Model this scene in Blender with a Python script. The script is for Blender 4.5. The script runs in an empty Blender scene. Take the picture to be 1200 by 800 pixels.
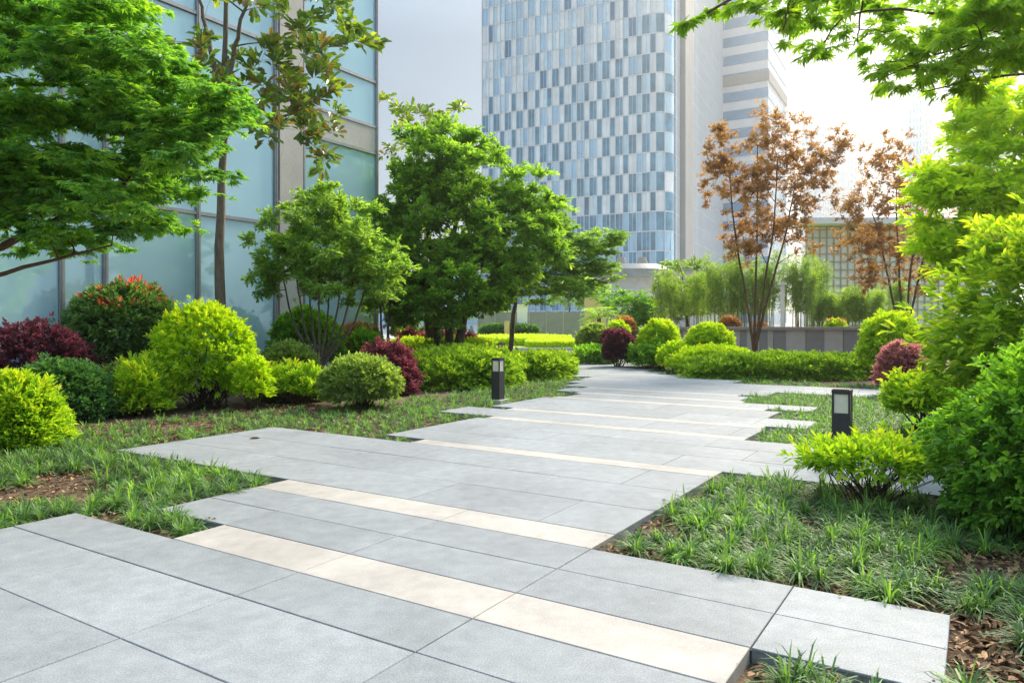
import bpy, math
import numpy as np

# ------------------------------------------------------------------ camera, light, exposure
SC = bpy.context.scene
COL = SC.collection
F_PX, HZ, YAW, H = 854.9, 378.4, 0.566188, 1.4      # focal length in px of a 1200 px wide frame, horizon row, paving yaw, eye height
CY, SY = math.cos(YAW), math.sin(YAW)

cam = bpy.data.cameras.new('camera'); cam_o = bpy.data.objects.new('camera', cam); COL.objects.link(cam_o)
cam_o.location = (0, 0, H); cam_o.rotation_euler = (math.pi / 2, 0, 0)
cam.sensor_width = 36; cam.lens = F_PX / 1200 * 36; cam.shift_y = -(400 - HZ) / 1200
cam.clip_start = 0.05; cam.clip_end = 3000
cam.dof.use_dof = False
SC.camera = cam_o

SUN_EL, SUN_AZ = math.radians(37), math.radians(38)     # azimuth measured from the view direction towards the right
w = bpy.data.worlds.new('World'); SC.world = w; w.use_nodes = True
nt = w.node_tree; bg = nt.nodes['Background']
sky = nt.nodes.new('ShaderNodeTexSky'); sky.sky_type = 'NISHITA'; sky.sun_disc = False
sky.sun_elevation = SUN_EL; sky.sun_rotation = SUN_AZ; sky.air_density = 1.0; sky.dust_density = 3.0; sky.ozone_density = 1.0
mixw = nt.nodes.new('ShaderNodeMix'); mixw.data_type = 'RGBA'; mixw.inputs[0].default_value = 0.56
mixw.inputs[7].default_value = (6.0, 7.7, 9.2, 1)         # thin bright overcast veil over the blue
tcw = nt.nodes.new('ShaderNodeTexCoord'); nzw = nt.nodes.new('ShaderNodeTexNoise'); nzw.inputs['Scale'].default_value = 2.6; nzw.inputs['Detail'].default_value = 6
mpw = nt.nodes.new('ShaderNodeMapping'); mpw.inputs['Scale'].default_value = (1, 1, 2.6); nt.links.new(tcw.outputs['Generated'], mpw.inputs[0]); nt.links.new(mpw.outputs[0], nzw.inputs['Vector'])
mrw = nt.nodes.new('ShaderNodeMapRange'); mrw.inputs[1].default_value = .3; mrw.inputs[2].default_value = .7; mrw.inputs[3].default_value = .46; mrw.inputs[4].default_value = .66
nt.links.new(nzw.outputs['Fac'], mrw.inputs[0]); nt.links.new(mrw.outputs[0], mixw.inputs[0])
nt.links.new(sky.outputs[0], mixw.inputs[6]); 
sep = nt.nodes.new('ShaderNodeSeparateXYZ'); nt.links.new(tcw.outputs['Generated'], sep.inputs[0])     # an overcast veil is brighter overhead than at the horizon
zr = nt.nodes.new('ShaderNodeMapRange'); zr.inputs[1].default_value = 0.36; zr.inputs[2].default_value = 0.95; zr.inputs[3].default_value = 0.60; zr.inputs[4].default_value = 2.3; nt.links.new(sep.outputs[2], zr.inputs[0])
mz = nt.nodes.new('ShaderNodeMix'); mz.data_type = 'RGBA'; mz.blend_type = 'MULTIPLY'; mz.inputs[0].default_value = 1; nt.links.new(mixw.outputs[2], mz.inputs[6]); nt.links.new(zr.outputs[0], mz.inputs[7])
nt.links.new(mz.outputs[2], bg.inputs[0]); bg.inputs[1].default_value = 0.072
sun = bpy.data.lights.new('sun', 'SUN'); sun_o = bpy.data.objects.new('sun', sun); COL.objects.link(sun_o)
sun.energy = 4.0; sun.angle = math.radians(16); sun.color = (1.0, 0.895, 0.72)
sun_o.rotation_euler = (math.pi / 2 - SUN_EL, 0, math.pi - SUN_AZ)
vs = SC.view_settings; vs.view_transform = 'Standard'; vs.look = 'None'; vs.gamma = 1; vs.exposure = 1.0; vs.use_curve_mapping = False
SC.render.engine = 'CYCLES'
cyc = SC.cycles
cyc.max_bounces = 9; cyc.diffuse_bounces = 6; cyc.glossy_bounces = 3; cyc.transmission_bounces = 6; cyc.volume_bounces = 0
cyc.caustics_reflective = False; cyc.caustics_refractive = False; cyc.use_denoising = True
cyc.use_adaptive_sampling = True; cyc.adaptive_threshold = 0.015
try: cyc.denoiser = 'OPENIMAGEDENOISE'
except Exception: pass

# ------------------------------------------------------------------ placing helpers
SEED = [1]
def rng():
    SEED[0] += 1
    return np.random.default_rng(SEED[0])
def ab(a, b, z=0.0):                    # paving axes to world
    return np.array((CY * a + SY * b, -SY * a + CY * b, z))
def uvd(u, v, d):                       # a sight line at distance d to a world point
    return np.array(((u - 600) / F_PX * d, d, H - (v - HZ) / F_PX * d))
def gnd(u, v, z=0.0):
    return uvd(u, v, F_PX * (H - z) / (v - HZ))

# ------------------------------------------------------------------ object helpers
def props(o, label=None, cat=None, group=None, kind=None):
    if label: o['label'] = label
    if cat: o['category'] = cat
    if group: o['group'] = group
    if kind: o['kind'] = kind
    return o
def thing(name, label, cat, loc=(0, 0, 0), group=None, rz=0.0):
    o = bpy.data.objects.new(name, None); COL.objects.link(o)
    o.location = [float(t) for t in loc]; o.rotation_euler = (0, 0, rz); o.empty_display_size = 0.1
    return props(o, label, cat, group)
class MB:                               # collects polygons of any size, links them as ONE mesh
    def __init__(s): s.V = []; s.P = []; s.n = 0; s.T = []
    def add(s, V, faces, mi=0, tint=None):
        V = np.asarray(V, float).reshape(-1, 3)
        for Fa in (faces if isinstance(faces, list) else [faces]):
            Fa = np.asarray(Fa, int)
            m = np.full(len(Fa), mi, int) if np.isscalar(mi) else np.asarray(mi)
            s.P.append((Fa + s.n, m))
        s.V.append(V); s.n += len(V)
        s.T.append(np.zeros(len(V)) if tint is None else np.broadcast_to(np.asarray(tint, float), (len(V),)))
    def box(s, lo, hi, mi=0):
        x0, y0, z0 = lo; x1, y1, z1 = hi
        V = [(x0,y0,z0),(x1,y0,z0),(x1,y1,z0),(x0,y1,z0),(x0,y0,z1),(x1,y0,z1),(x1,y1,z1),(x0,y1,z1)]
        s.add(V, np.array([(0,3,2,1),(4,5,6,7),(0,1,5,4),(1,2,6,5),(2,3,7,6),(3,0,4,7)]), mi)
    def obox(s, c, ax, ay, h0, h1, hx, hy, mi=0):    # oriented box round c (x, y), axes ax, ay
        c = np.asarray(c, float)[:2]; ax = np.asarray(ax, float)[:2]; ay = np.asarray(ay, float)[:2]
        q = [c - ax*hx - ay*hy, c + ax*hx - ay*hy, c + ax*hx + ay*hy, c - ax*hx + ay*hy]
        V = [(p[0], p[1], h0) for p in q] + [(p[0], p[1], h1) for p in q]
        s.add(V, np.array([(0,3,2,1),(4,5,6,7),(0,1,5,4),(1,2,6,5),(2,3,7,6),(3,0,4,7)]), mi)
    def tubes(s, pts, rad, sides=6, mi=0, caps=True):  # pts (n,k,3), rad (n,k)
        pts = np.asarray(pts, float); rad = np.asarray(rad, float)
        if pts.ndim == 2: pts = pts[None]; rad = rad[None]
        n, k, _ = pts.shape
        t = np.gradient(pts, axis=1); t /= np.linalg.norm(t, axis=2, keepdims=True) + 1e-9
        ref = np.where(np.abs(t[..., 2:3]) > 0.9, np.array((1., 0.1, 0.)), np.array((0.05, 0.1, 1.)))
        ref = np.broadcast_to(ref[:, k // 2:k // 2 + 1], t.shape)
        e1 = np.cross(t, ref); e1 /= np.linalg.norm(e1, axis=2, keepdims=True) + 1e-9
        e2 = np.cross(t, e1)
        an = np.arange(sides) * 2 * np.pi / sides
        V = pts[:, :, None] + rad[:, :, None, None] * (np.cos(an)[:, None] * e1[:, :, None] + np.sin(an)[:, None] * e2[:, :, None])
        idx = np.arange(n * k * sides).reshape(n, k, sides)
        A = idx[:, :-1]; B = idx[:, 1:]
        Fq = np.stack([A, np.roll(A, -1, 2), np.roll(B, -1, 2), B], -1).reshape(-1, 4)
        fs = [Fq]
        if caps: fs += [idx[:, -1, :].reshape(-1, sides), idx[:, 0, ::-1].reshape(-1, sides)]
        s.add(V.reshape(-1, 3), fs, mi)
    def build(s, name, mats, parent=None, loc=None, smooth=False, rz=0.0, tint=False):
        me = bpy.data.meshes.new(name)
        V = np.concatenate(s.V)
        off = np.zeros(3)
        if parent is not None and loc is None: off = np.array(parent.location)
        elif loc is not None: off = np.asarray(loc, float)
        V = V - off
        r = rz if parent is None else parent.rotation_euler[2]
        if r:                           # parts of a turned thing are stored in its own axes
            cr, sr = math.cos(-r), math.sin(-r)
            V = np.stack([V[:, 0]*cr - V[:, 1]*sr, V[:, 0]*sr + V[:, 1]*cr, V[:, 2]], 1)
        loops = np.concatenate([p.ravel() for p, _ in s.P])
        tot = np.concatenate([np.full(len(p), p.shape[1], int) for p, _ in s.P])
        mi = np.concatenate([m for _, m in s.P])
        me.vertices.add(len(V)); me.vertices.foreach_set('co', V.ravel().astype(np.float32))
        me.loops.add(len(loops)); me.loops.foreach_set('vertex_index', loops.astype(np.int32))
        me.polygons.add(len(tot)); me.polygons.foreach_set('loop_start', (np.cumsum(tot) - tot).astype(np.int32))
        me.polygons.foreach_set('material_index', mi.astype(np.int32))
        me.polygons.foreach_set('use_smooth', np.full(len(tot), smooth))
        if tint:
            at = me.attributes.new('tint', 'FLOAT', 'POINT'); at.data.foreach_set('value', np.concatenate(s.T).astype(np.float32))
        me.update(calc_edges=True)
        for m in (mats if isinstance(mats, (list, tuple)) else [mats]): me.materials.append(m)
        o = bpy.data.objects.new(name, me); COL.objects.link(o)
        if parent is not None: o.parent = parent
        else: o.location = [float(t) for t in off]; o.rotation_euler = (0, 0, rz)
        return o
def bez(p0, p1, p2, k=6):
    t = np.linspace(0, 1, k)[:, None]
    p0, p1, p2 = (np.asarray(p, float)[..., None, :] for p in (p0, p1, p2))
    return (1-t)**2*p0 + 2*(1-t)*t*p1 + t*t*p2
def unit(v): return v / (np.linalg.norm(v, axis=-1, keepdims=True) + 1e-9)
def rand_unit(r, n): return unit(r.normal(size=(n, 3)))
def wob(P, f, seed=0.0):                # cheap smooth noise, about -1..1
    x, y, z = P[..., 0]*f, P[..., 1]*f, P[..., 2]*f
    return (np.sin(1.7*x + 1.3*y + seed) + np.sin(2.3*y - 1.1*z + 2.1*seed) + np.sin(1.9*z + 1.6*x + 0.7*seed) + np.sin(3.1*x - 2.7*y + 2.2*z + seed)) / 4

# ------------------------------------------------------------------ materials
def new_mat(name):
    m = bpy.data.materials.new(name); m.use_nodes = True
    return m, m.node_tree, m.node_tree.nodes['Principled BSDF']
def node(t, kind, **kw):
    n = t.nodes.new(kind)
    for k, v in kw.items():
        if k.startswith('i_'): n.inputs[int(k[2:]) if k[2:].isdigit() else k[2:]].default_value = v
        else: setattr(n, k, v)
    return n
def rgba(c): return (c[0], c[1], c[2], 1)
def ramp(t, stops):
    n = t.nodes.new('ShaderNodeValToRGB'); e = n.color_ramp.elements
    while len(e) < len(stops): e.new(0.5)
    for el, (p, c) in zip(e, stops): el.position = p; el.color = rgba(c)
    return n
LEAF_GAIN = 2.15
def leaf_mat(name, stops, transl=0.42, rough=0.42, spec=0.35, tcol=(1.35, 1.35, 0.45)):
    """stops: colours from the oldest to the youngest leaf; each leaf takes one, shifted with its twig's 'tint'."""
    m, t, b = new_mat(name); L = t.links
    geo = node(t, 'ShaderNodeNewGeometry'); at = node(t, 'ShaderNodeAttribute', attribute_name='tint')
    mx = node(t, 'ShaderNodeMath', operation='MULTIPLY_ADD', i_1=0.55, i_2=0.0); L.new(geo.outputs['Random Per Island'], mx.inputs[0])
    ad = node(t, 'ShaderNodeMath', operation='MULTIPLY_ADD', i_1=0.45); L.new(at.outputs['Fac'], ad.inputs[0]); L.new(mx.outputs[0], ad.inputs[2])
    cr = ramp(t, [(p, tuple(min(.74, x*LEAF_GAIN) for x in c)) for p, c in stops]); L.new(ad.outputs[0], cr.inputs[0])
    L.new(cr.outputs[0], b.inputs['Base Color']); b.inputs['Roughness'].default_value = rough; b.inputs['Specular IOR Level'].default_value = spec
    tr = node(t, 'ShaderNodeBsdfTranslucent'); mu = node(t, 'ShaderNodeMix', data_type='RGBA', blend_type='MULTIPLY'); mu.inputs[0].default_value = 1
    L.new(cr.outputs[0], mu.inputs[6]); mu.inputs[7].default_value = rgba(tcol); L.new(mu.outputs[2], tr.inputs[0])
    ms = node(t, 'ShaderNodeMixShader', i_0=transl); L.new(b.outputs[0], ms.inputs[1]); L.new(tr.outputs[0], ms.inputs[2])
    L.new(ms.outputs[0], t.nodes['Material Output'].inputs[0])
    return m
def rough_mat(name, c0, c1, scale=8.0, rough=0.85, spec=0.3, bump=0.0, detail=6, per_island=0.0, fine=0.0, fine_scale=400.0, metallic=0.0, coat=0.0, stretch=None, blotch=0.0):
    m, t, b = new_mat(name); L = t.links
    tc = node(t, 'ShaderNodeTexCoord'); src = tc.outputs['Object']
    if stretch:
        mp = node(t, 'ShaderNodeMapping'); mp.inputs['Scale'].default_value = stretch; L.new(src, mp.inputs[0]); src = mp.outputs[0]
    nz = node(t, 'ShaderNodeTexNoise', i_Scale=scale, i_Detail=detail, i_Roughness=0.62); L.new(src, nz.inputs['Vector'])
    cr = ramp(t, [(0.3, c0), (0.7, c1)]); L.new(nz.outputs['Fac'], cr.inputs[0]); colr = cr.outputs[0]
    hgt = nz.outputs['Fac']
    if fine:
        n2 = node(t, 'ShaderNodeTexNoise', i_Scale=fine_scale, i_Detail=2.0); L.new(src, n2.inputs['Vector'])
        mr = node(t, 'ShaderNodeMapRange', i_1=0.3, i_2=0.7, i_3=1 - fine, i_4=1 + fine); L.new(n2.outputs['Fac'], mr.inputs[0])
        mm = node(t, 'ShaderNodeMix', data_type='RGBA', blend_type='MULTIPLY'); mm.inputs[0].default_value = 1
        L.new(colr, mm.inputs[6]); L.new(mr.outputs[0], mm.inputs[7]); colr = mm.outputs[2]; hgt = n2.outputs['Fac']
    if blotch:                            # old water marks and trodden dirt
        n3 = node(t, 'ShaderNodeTexNoise', i_Scale=0.9, i_Detail=5.0, i_Roughness=0.7, i_Distortion=0.6); L.new(src, n3.inputs['Vector'])
        mr = node(t, 'ShaderNodeMapRange', i_1=0.32, i_2=0.62, i_3=1 - blotch, i_4=1 + blotch*.4); L.new(n3.outputs['Fac'], mr.inputs[0])
        mm = node(t, 'ShaderNodeMix', data_type='RGBA', blend_type='MULTIPLY'); mm.inputs[0].default_value = 1
        L.new(colr, mm.inputs[6]); L.new(mr.outputs[0], mm.inputs[7]); colr = mm.outputs[2]
    if per_island:
        g = node(t, 'ShaderNodeNewGeometry')
        mr = node(t, 'ShaderNodeMapRange', i_3=1 - per_island, i_4=1 + per_island); L.new(g.outputs['Random Per Island'], mr.inputs[0])
        mm = node(t, 'ShaderNodeMix', data_type='RGBA', blend_type='MULTIPLY'); mm.inputs[0].default_value = 1
        L.new(colr, mm.inputs[6]); L.new(mr.outputs[0], mm.inputs[7]); colr = mm.outputs[2]
    L.new(colr, b.inputs['Base Color'])
    b.inputs['Roughness'].default_value = rough; b.inputs['Specular IOR Level'].default_value = spec
    b.inputs['Metallic'].default_value = metallic; b.inputs['Coat Weight'].default_value = coat; b.inputs['Coat Roughness'].default_value = 0.05
    if bump:
        bp = node(t, 'ShaderNodeBump', i_Strength=bump, i_Distance=0.02); L.new(hgt, bp.inputs['Height']); L.new(bp.outputs[0], b.inputs['Normal'])
    return m

M = {}
M['granite'] = rough_mat('grey_granite', (0.222, 0.237, 0.256), (0.285, 0.302, 0.320), scale=9.0, rough=0.7, spec=0.3, blotch=0.16, per_island=0.085, fine=0.26, fine_scale=140, bump=0.015)
M['cream'] = rough_mat('cream_granite', (0.35, 0.322, 0.30), (0.42, 0.39, 0.365), scale=9.0, rough=0.7, spec=0.35, blotch=0.2, per_island=0.05, fine=0.14, fine_scale=140, bump=0.05)
M['joint'] = rough_mat('joint_sand', (0.05, 0.045, 0.04), (0.10, 0.09, 0.075), scale=30, rough=0.95)
M['soil'] = rough_mat('soil', (0.055, 0.034, 0.022), (0.17, 0.11, 0.07), scale=5.0, rough=0.95, bump=0.6, fine=0.45, fine_scale=60)
M['asphalt'] = rough_mat('asphalt', (0.16, 0.16, 0.16), (0.22, 0.22, 0.22), scale=3.0, rough=0.9, fine=0.2)
M['bark'] = rough_mat('bark', (0.065, 0.05, 0.038), (0.17, 0.14, 0.11), scale=14.0, rough=0.9, bump=0.7, stretch=(1, 1, 0.25))
M['bark_pale'] = rough_mat('pale_bark', (0.10, 0.08, 0.06), (0.22, 0.18, 0.14), scale=14.0, rough=0.9, bump=0.6, stretch=(1, 1, 0.3))
M['bark_red'] = rough_mat('red_brown_bark', (0.08, 0.045, 0.03), (0.16, 0.09, 0.055), scale=14.0, rough=0.9, bump=0.6)
M['twig'] = rough_mat('twig', (0.05, 0.034, 0.024), (0.12, 0.085, 0.06), scale=20.0, rough=0.9)
M['cane'] = rough_mat('bamboo_cane', (0.25, 0.30, 0.08), (0.42, 0.46, 0.18), scale=6.0, rough=0.5)
M['litter'] = rough_mat('dead_leaf', (0.14, 0.07, 0.035), (0.42, 0.27, 0.15), scale=30.0, rough=0.8, per_island=0.55)
M['dark_metal'] = rough_mat('charcoal_metal', (0.025, 0.025, 0.03), (0.04, 0.04, 0.046), scale=20, rough=0.45, spec=0.5)
M['pane_cream'] = rough_mat('frosted_pane', (0.70, 0.66, 0.50), (0.80, 0.76, 0.62), scale=10, rough=0.3, spec=0.5)
M['concrete'] = rough_mat('pale_concrete', (0.42, 0.41, 0.39), (0.52, 0.51, 0.49), scale=2.0, rough=0.8)
M['stone'] = rough_mat('pale_stone', (0.52, 0.48, 0.44), (0.62, 0.585, 0.54), scale=1.2, rough=0.7, fine=0.12, fine_scale=40)
M['wall_light'] = rough_mat('light_grey_stone', (0.46, 0.45, 0.42), (0.55, 0.54, 0.51), scale=2.0, rough=0.8, fine=0.08, fine_scale=60)
M['wall_dark'] = rough_mat('dark_grey_stone', (0.24, 0.24, 0.24), (0.30, 0.30, 0.295), scale=2.0, rough=0.8, fine=0.08, fine_scale=60)
M['wall_cap'] = rough_mat('coping_stone', (0.30, 0.27, 0.24), (0.38, 0.345, 0.305), scale=3.0, rough=0.8)
M['frame'] = rough_mat('grey_aluminium', (0.34, 0.34, 0.36), (0.42, 0.42, 0.44), scale=6, rough=0.4, metallic=0.6)
M['white_paint'] = rough_mat('white_paint', (0.74, 0.74, 0.74), (0.82, 0.82, 0.82), scale=4, rough=0.5)
M['tower_white'] = rough_mat('off_white_cladding', (0.66, 0.67, 0.69), (0.73, 0.74, 0.76), scale=.3, rough=0.5)
M['pier'] = rough_mat('grey_pier', (0.30, 0.30, 0.30), (0.36, 0.36, 0.36), scale=.2, rough=0.8)
M['tan'] = rough_mat('tan_render', (0.50, 0.38, 0.22), (0.60, 0.46, 0.28), scale=2, rough=0.8)
M['grey_panel'] = rough_mat('grey_panel', (0.20, 0.21, 0.21), (0.28, 0.29, 0.29), scale=1, rough=0.5)
def glass(name, c, rough=0.06, spec=0.9, var=0.10):
    m = rough_mat(name, tuple(x * (1 - var) for x in c), tuple(min(1, x * (1 + var)) for x in c), scale=0.35, rough=rough, spec=spec, per_island=0.09, detail=2)
    return m
M['glass_teal'] = glass('teal_glass', (0.50, 0.76, 0.87), rough=0.04, spec=0.75)
M['glass_teal'].node_tree.nodes['Principled BSDF'].inputs['Metallic'].default_value = 0.15
M['glass_pale'] = glass('pale_glass', (0.87, 0.90, 0.92), rough=0.15)
M['glass_milk'] = glass('milky_glass', (0.84, 0.84, 0.78), rough=0.2, var=.04)
M['olive_paint'] = rough_mat('olive_paint', (0.40, 0.38, 0.25), (0.48, 0.45, 0.30), scale=3, rough=0.5)
M['glass_sky'] = glass('sky_glass', (0.66, 0.84, 0.95), rough=0.1)
M['glass_mid'] = glass('mid_glass', (0.46, 0.70, 0.88), rough=0.08)
M['glass_dark'] = glass('dark_glass', (0.11, 0.29, 0.42), rough=0.05, var=0.3)
M['glass_band'] = glass('band_glass', (0.07, 0.24, 0.42), rough=0.06)

for g_ in ('glass_sky', 'glass_mid'): M[g_].node_tree.nodes['Principled BSDF'].inputs['Metallic'].default_value = .4
LM = {
 'maple': leaf_mat('maple_leaf', [(0.0, (0.040, 0.105, 0.042)), (0.45, (0.085, 0.195, 0.038)), (1.0, (0.250, 0.400, 0.030))], transl=0.5),
 'maple_far': leaf_mat('maple_leaf_right', [(0.0, (0.070, 0.135, 0.018)), (0.5, (0.140, 0.235, 0.024)), (1.0, (0.270, 0.350, 0.032))], transl=0.58),
 'magnolia': leaf_mat('magnolia_leaf', [(0.0, (0.085, 0.055, 0.02)), (0.25, (0.13, 0.10, 0.025)), (0.35, (0.040, 0.085, 0.022)), (0.65, (0.10, 0.16, 0.025)), (1.0, (0.32, 0.33, 0.035))], transl=0.35, rough=0.32, spec=0.5),
 'tree': leaf_mat('broad_leaf', [(0.0, (0.060, 0.110, 0.028)), (0.5, (0.115, 0.205, 0.034)), (1.0, (0.250, 0.350, 0.042))], transl=0.55, rough=0.38),
 'treepale': leaf_mat('pale_tree_leaf', [(0.0, (0.060, 0.115, 0.036)), (0.5, (0.130, 0.215, 0.048)), (1.0, (0.260, 0.350, 0.065))], transl=0.5, rough=0.38),
 'limetree': leaf_mat('lime_tree_leaf', [(0.0, (0.12, 0.20, 0.012)), (0.5, (0.26, 0.35, 0.018)), (1.0, (0.48, 0.50, 0.030))], transl=0.55, rough=0.38),
 'bush_lime': leaf_mat('lime_leaf', [(0.0, (0.080, 0.160, 0.010)), (0.4, (0.210, 0.320, 0.012)), (1.0, (0.430, 0.490, 0.018))], transl=0.42),
 'bush_yellow': leaf_mat('yellow_green_leaf', [(0.0, (0.060, 0.140, 0.018)), (0.5, (0.190, 0.290, 0.020)), (1.0, (0.450, 0.470, 0.024))], transl=0.42),
 'bush_hedge': leaf_mat('hedge_leaf', [(0.0, (0.045, 0.105, 0.012)), (0.5, (0.125, 0.215, 0.020)), (1.0, (0.290, 0.370, 0.030))], transl=0.4, rough=0.4),
 'bush_green': leaf_mat('fresh_green_leaf', [(0.0, (0.030, 0.090, 0.014)), (0.5, (0.085, 0.190, 0.022)), (1.0, (0.220, 0.350, 0.030))], transl=0.42, rough=0.35),
 'bush_fresh': leaf_mat('light_green_leaf', [(0.0, (0.055, 0.115, 0.012)), (0.5, (0.150, 0.235, 0.020)), (1.0, (0.330, 0.395, 0.028))], transl=0.55, rough=0.34),
 'bush_deep': leaf_mat('deep_green_leaf', [(0.0, (0.018, 0.060, 0.024)), (0.5, (0.045, 0.115, 0.040)), (1.0, (0.110, 0.200, 0.055))], transl=0.35),
 'bush_grey': leaf_mat('grey_green_leaf', [(0.0, (0.050, 0.085, 0.030)), (0.5, (0.130, 0.190, 0.055)), (1.0, (0.290, 0.350, 0.080))], transl=0.38),
 'photinia': leaf_mat('photinia_leaf', [(0.0, (0.028, 0.075, 0.026)), (0.6, (0.080, 0.150, 0.045)), (1.0, (0.150, 0.220, 0.060))], transl=0.35, rough=0.3, spec=0.5),
 'red': leaf_mat('red_young_leaf', [(0.0, (0.40, 0.06, 0.035)), (0.5, (0.52, 0.12, 0.07)), (1.0, (0.54, 0.22, 0.10))], transl=0.45, tcol=(1.2, 0.8, 0.6)),
 'purple': leaf_mat('purple_leaf', [(0.0, (0.028, 0.015, 0.022)), (0.5, (0.070, 0.030, 0.040)), (1.0, (0.190, 0.070, 0.085))], transl=0.35, tcol=(1.3, 0.7, 0.75)),
 'magenta': leaf_mat('magenta_leaf', [(0.0, (0.050, 0.020, 0.026)), (0.5, (0.115, 0.036, 0.050)), (1.0, (0.250, 0.105, 0.130))], transl=0.4, tcol=(1.3, 0.7, 0.75)),
 'pink': leaf_mat('pink_leaf', [(0.0, (0.14, 0.06, 0.07)), (0.5, (0.27, 0.12, 0.125)), (1.0, (0.42, 0.24, 0.22))], transl=0.4, tcol=(1.2, 0.85, 0.8)),
 'rust': leaf_mat('rust_leaf', [(0.0, (0.10, 0.11, 0.025)), (0.5, (0.30, 0.16, 0.06)), (1.0, (0.44, 0.26, 0.12))], transl=0.4, tcol=(1.2, 0.9, 0.6)),
 'bronze': leaf_mat('bronze_leaf', [(0.0, (0.120, 0.085, 0.034)), (0.5, (0.190, 0.126, 0.050)), (1.0, (0.280, 0.205, 0.075))], transl=0.6, tcol=(1.3, 1.0, 0.6)),
 'bamboo': leaf_mat('bamboo_leaf', [(0.0, (0.070, 0.125, 0.026)), (0.5, (0.130, 0.200, 0.042)), (1.0, (0.270, 0.320, 0.080))], transl=0.45),
 'amber': leaf_mat('amber_leaf', [(0.0, (0.60, 0.38, 0.06)), (1.0, (0.62, 0.32, 0.12))], transl=0.5, tcol=(1.1, 0.9, 0.7)),
 'grass': leaf_mat('grass_blade', [(0.0, (0.024, 0.052, 0.026)), (0.4, (0.055, 0.102, 0.048)), (0.7, (0.088, 0.165, 0.044)), (1.0, (0.180, 0.310, 0.040))], transl=0.38, rough=0.5, spec=0.25),
 'lawn': leaf_mat('lawn_blade', [(0.0, (0.22, 0.34, 0.02)), (1.0, (0.44, 0.54, 0.03))], transl=0.35),
}

# ------------------------------------------------------------------ leaves
def add_leaves(mb, P, D, N, L, W, kind='oval', tint=0.0, mi=0, r=None, droop=0.15):
    n = len(P); D = unit(D); S = unit(np.cross(D, N)); N = np.cross(S, D)
    L = np.broadcast_to(L, (n,))[:, None]; W = np.broadcast_to(W, (n,))[:, None]
    tint = np.broadcast_to(tint, (n,))
    if kind == 'oval':
        f = 0.22 * W
        V = np.stack([P, P + D*L*.32 + S*W*.5 + N*f, P + D*L*.70 + S*W*.40 + N*(f - L*droop*.4), P + D*L - N*L*droop,
                      P + D*L*.70 - S*W*.40 + N*(f - L*droop*.4), P + D*L*.32 - S*W*.5 + N*f], 1)
        k = 6; fc = np.array([(0, 1, 2, 3), (0, 3, 4, 5)])
    elif kind == 'round':
        f = 0.18 * W
        V = np.stack([P, P + D*L*.42 + S*W*.36 + N*f, P + D*L*.80 + S*W*.48 + N*(f - L*droop*.4), P + D*L - N*L*droop,
                      P + D*L*.80 - S*W*.48 + N*(f - L*droop*.4), P + D*L*.42 - S*W*.36 + N*f], 1)
        k = 6; fc = np.array([(0, 1, 2, 3), (0, 3, 4, 5)])
    elif kind == 'dia':
        V = np.stack([P, P + D*L*.45 + S*W*.5, P + D*L - N*L*droop, P + D*L*.45 - S*W*.5], 1)
        k = 4; fc = np.array([(0, 1, 2, 3)])
    else:
        if kind == 'palm7': ang = np.radians([-105, -68, -34, 0, 34, 68, 105]); ln = [.42, .72, .95, 1, .95, .72, .42]
        else: ang = np.radians([-80, -40, 0, 40, 80]); ln = [.6, .9, 1, .9, .6]
        vs_ = [P]; fc = []
        for i, (a, l) in enumerate(zip(ang, ln)):
            d2 = D*math.cos(a) + S*math.sin(a); s2 = -D*math.sin(a) + S*math.cos(a)
            vs_ += [P + d2*L*l*.45 + s2*W*.5*l, P + d2*L*l - N*L*droop*l, P + d2*L*l*.45 - s2*W*.5*l]
            fc.append((0, 1+3*i, 2+3*i, 3+3*i))
        V = np.stack(vs_, 1); k = V.shape[1]; fc = np.array(fc)
    Fi = (np.arange(n)[:, None, None]*k + fc[None]).reshape(-1, fc.shape[1])
    mb.add(V.reshape(-1, 3), Fi, mi, np.repeat(tint, k))
def sprigs(mb, C, O, m, L, W, kind='oval', spread=0.8, up=0.25, reach=1.2, tint=None, r=None, mi=0, lv=0.25, droop=0.15, flat=0.0):
    """m leaves round each twig tip C pointing along O."""
    n = len(C); tint = np.zeros(n) if tint is None else tint
    C2 = np.repeat(C, m, 0); O2 = np.repeat(O, m, 0); T2 = np.repeat(tint, m)
    R = rand_unit(r, n*m)
    if flat: R[:, 2] *= (1 - flat)
    D = unit(O2 + R*spread + np.array((0, 0, up)))
    P = C2 - O2*(r.random((n*m, 1))*reach*L) + R*L*0.25
    Nn = unit(np.array((0, 0, 1.0)) + O2*0.5 + rand_unit(r, n*m)*0.45)
    s = 1 + lv*r.normal(size=n*m); s = np.clip(s, .5, 1.6)
    add_leaves(mb, P, D, Nn, L*s, W*s, kind, T2 + r.normal(size=n*m)*0.08, mi, r, droop)

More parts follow.
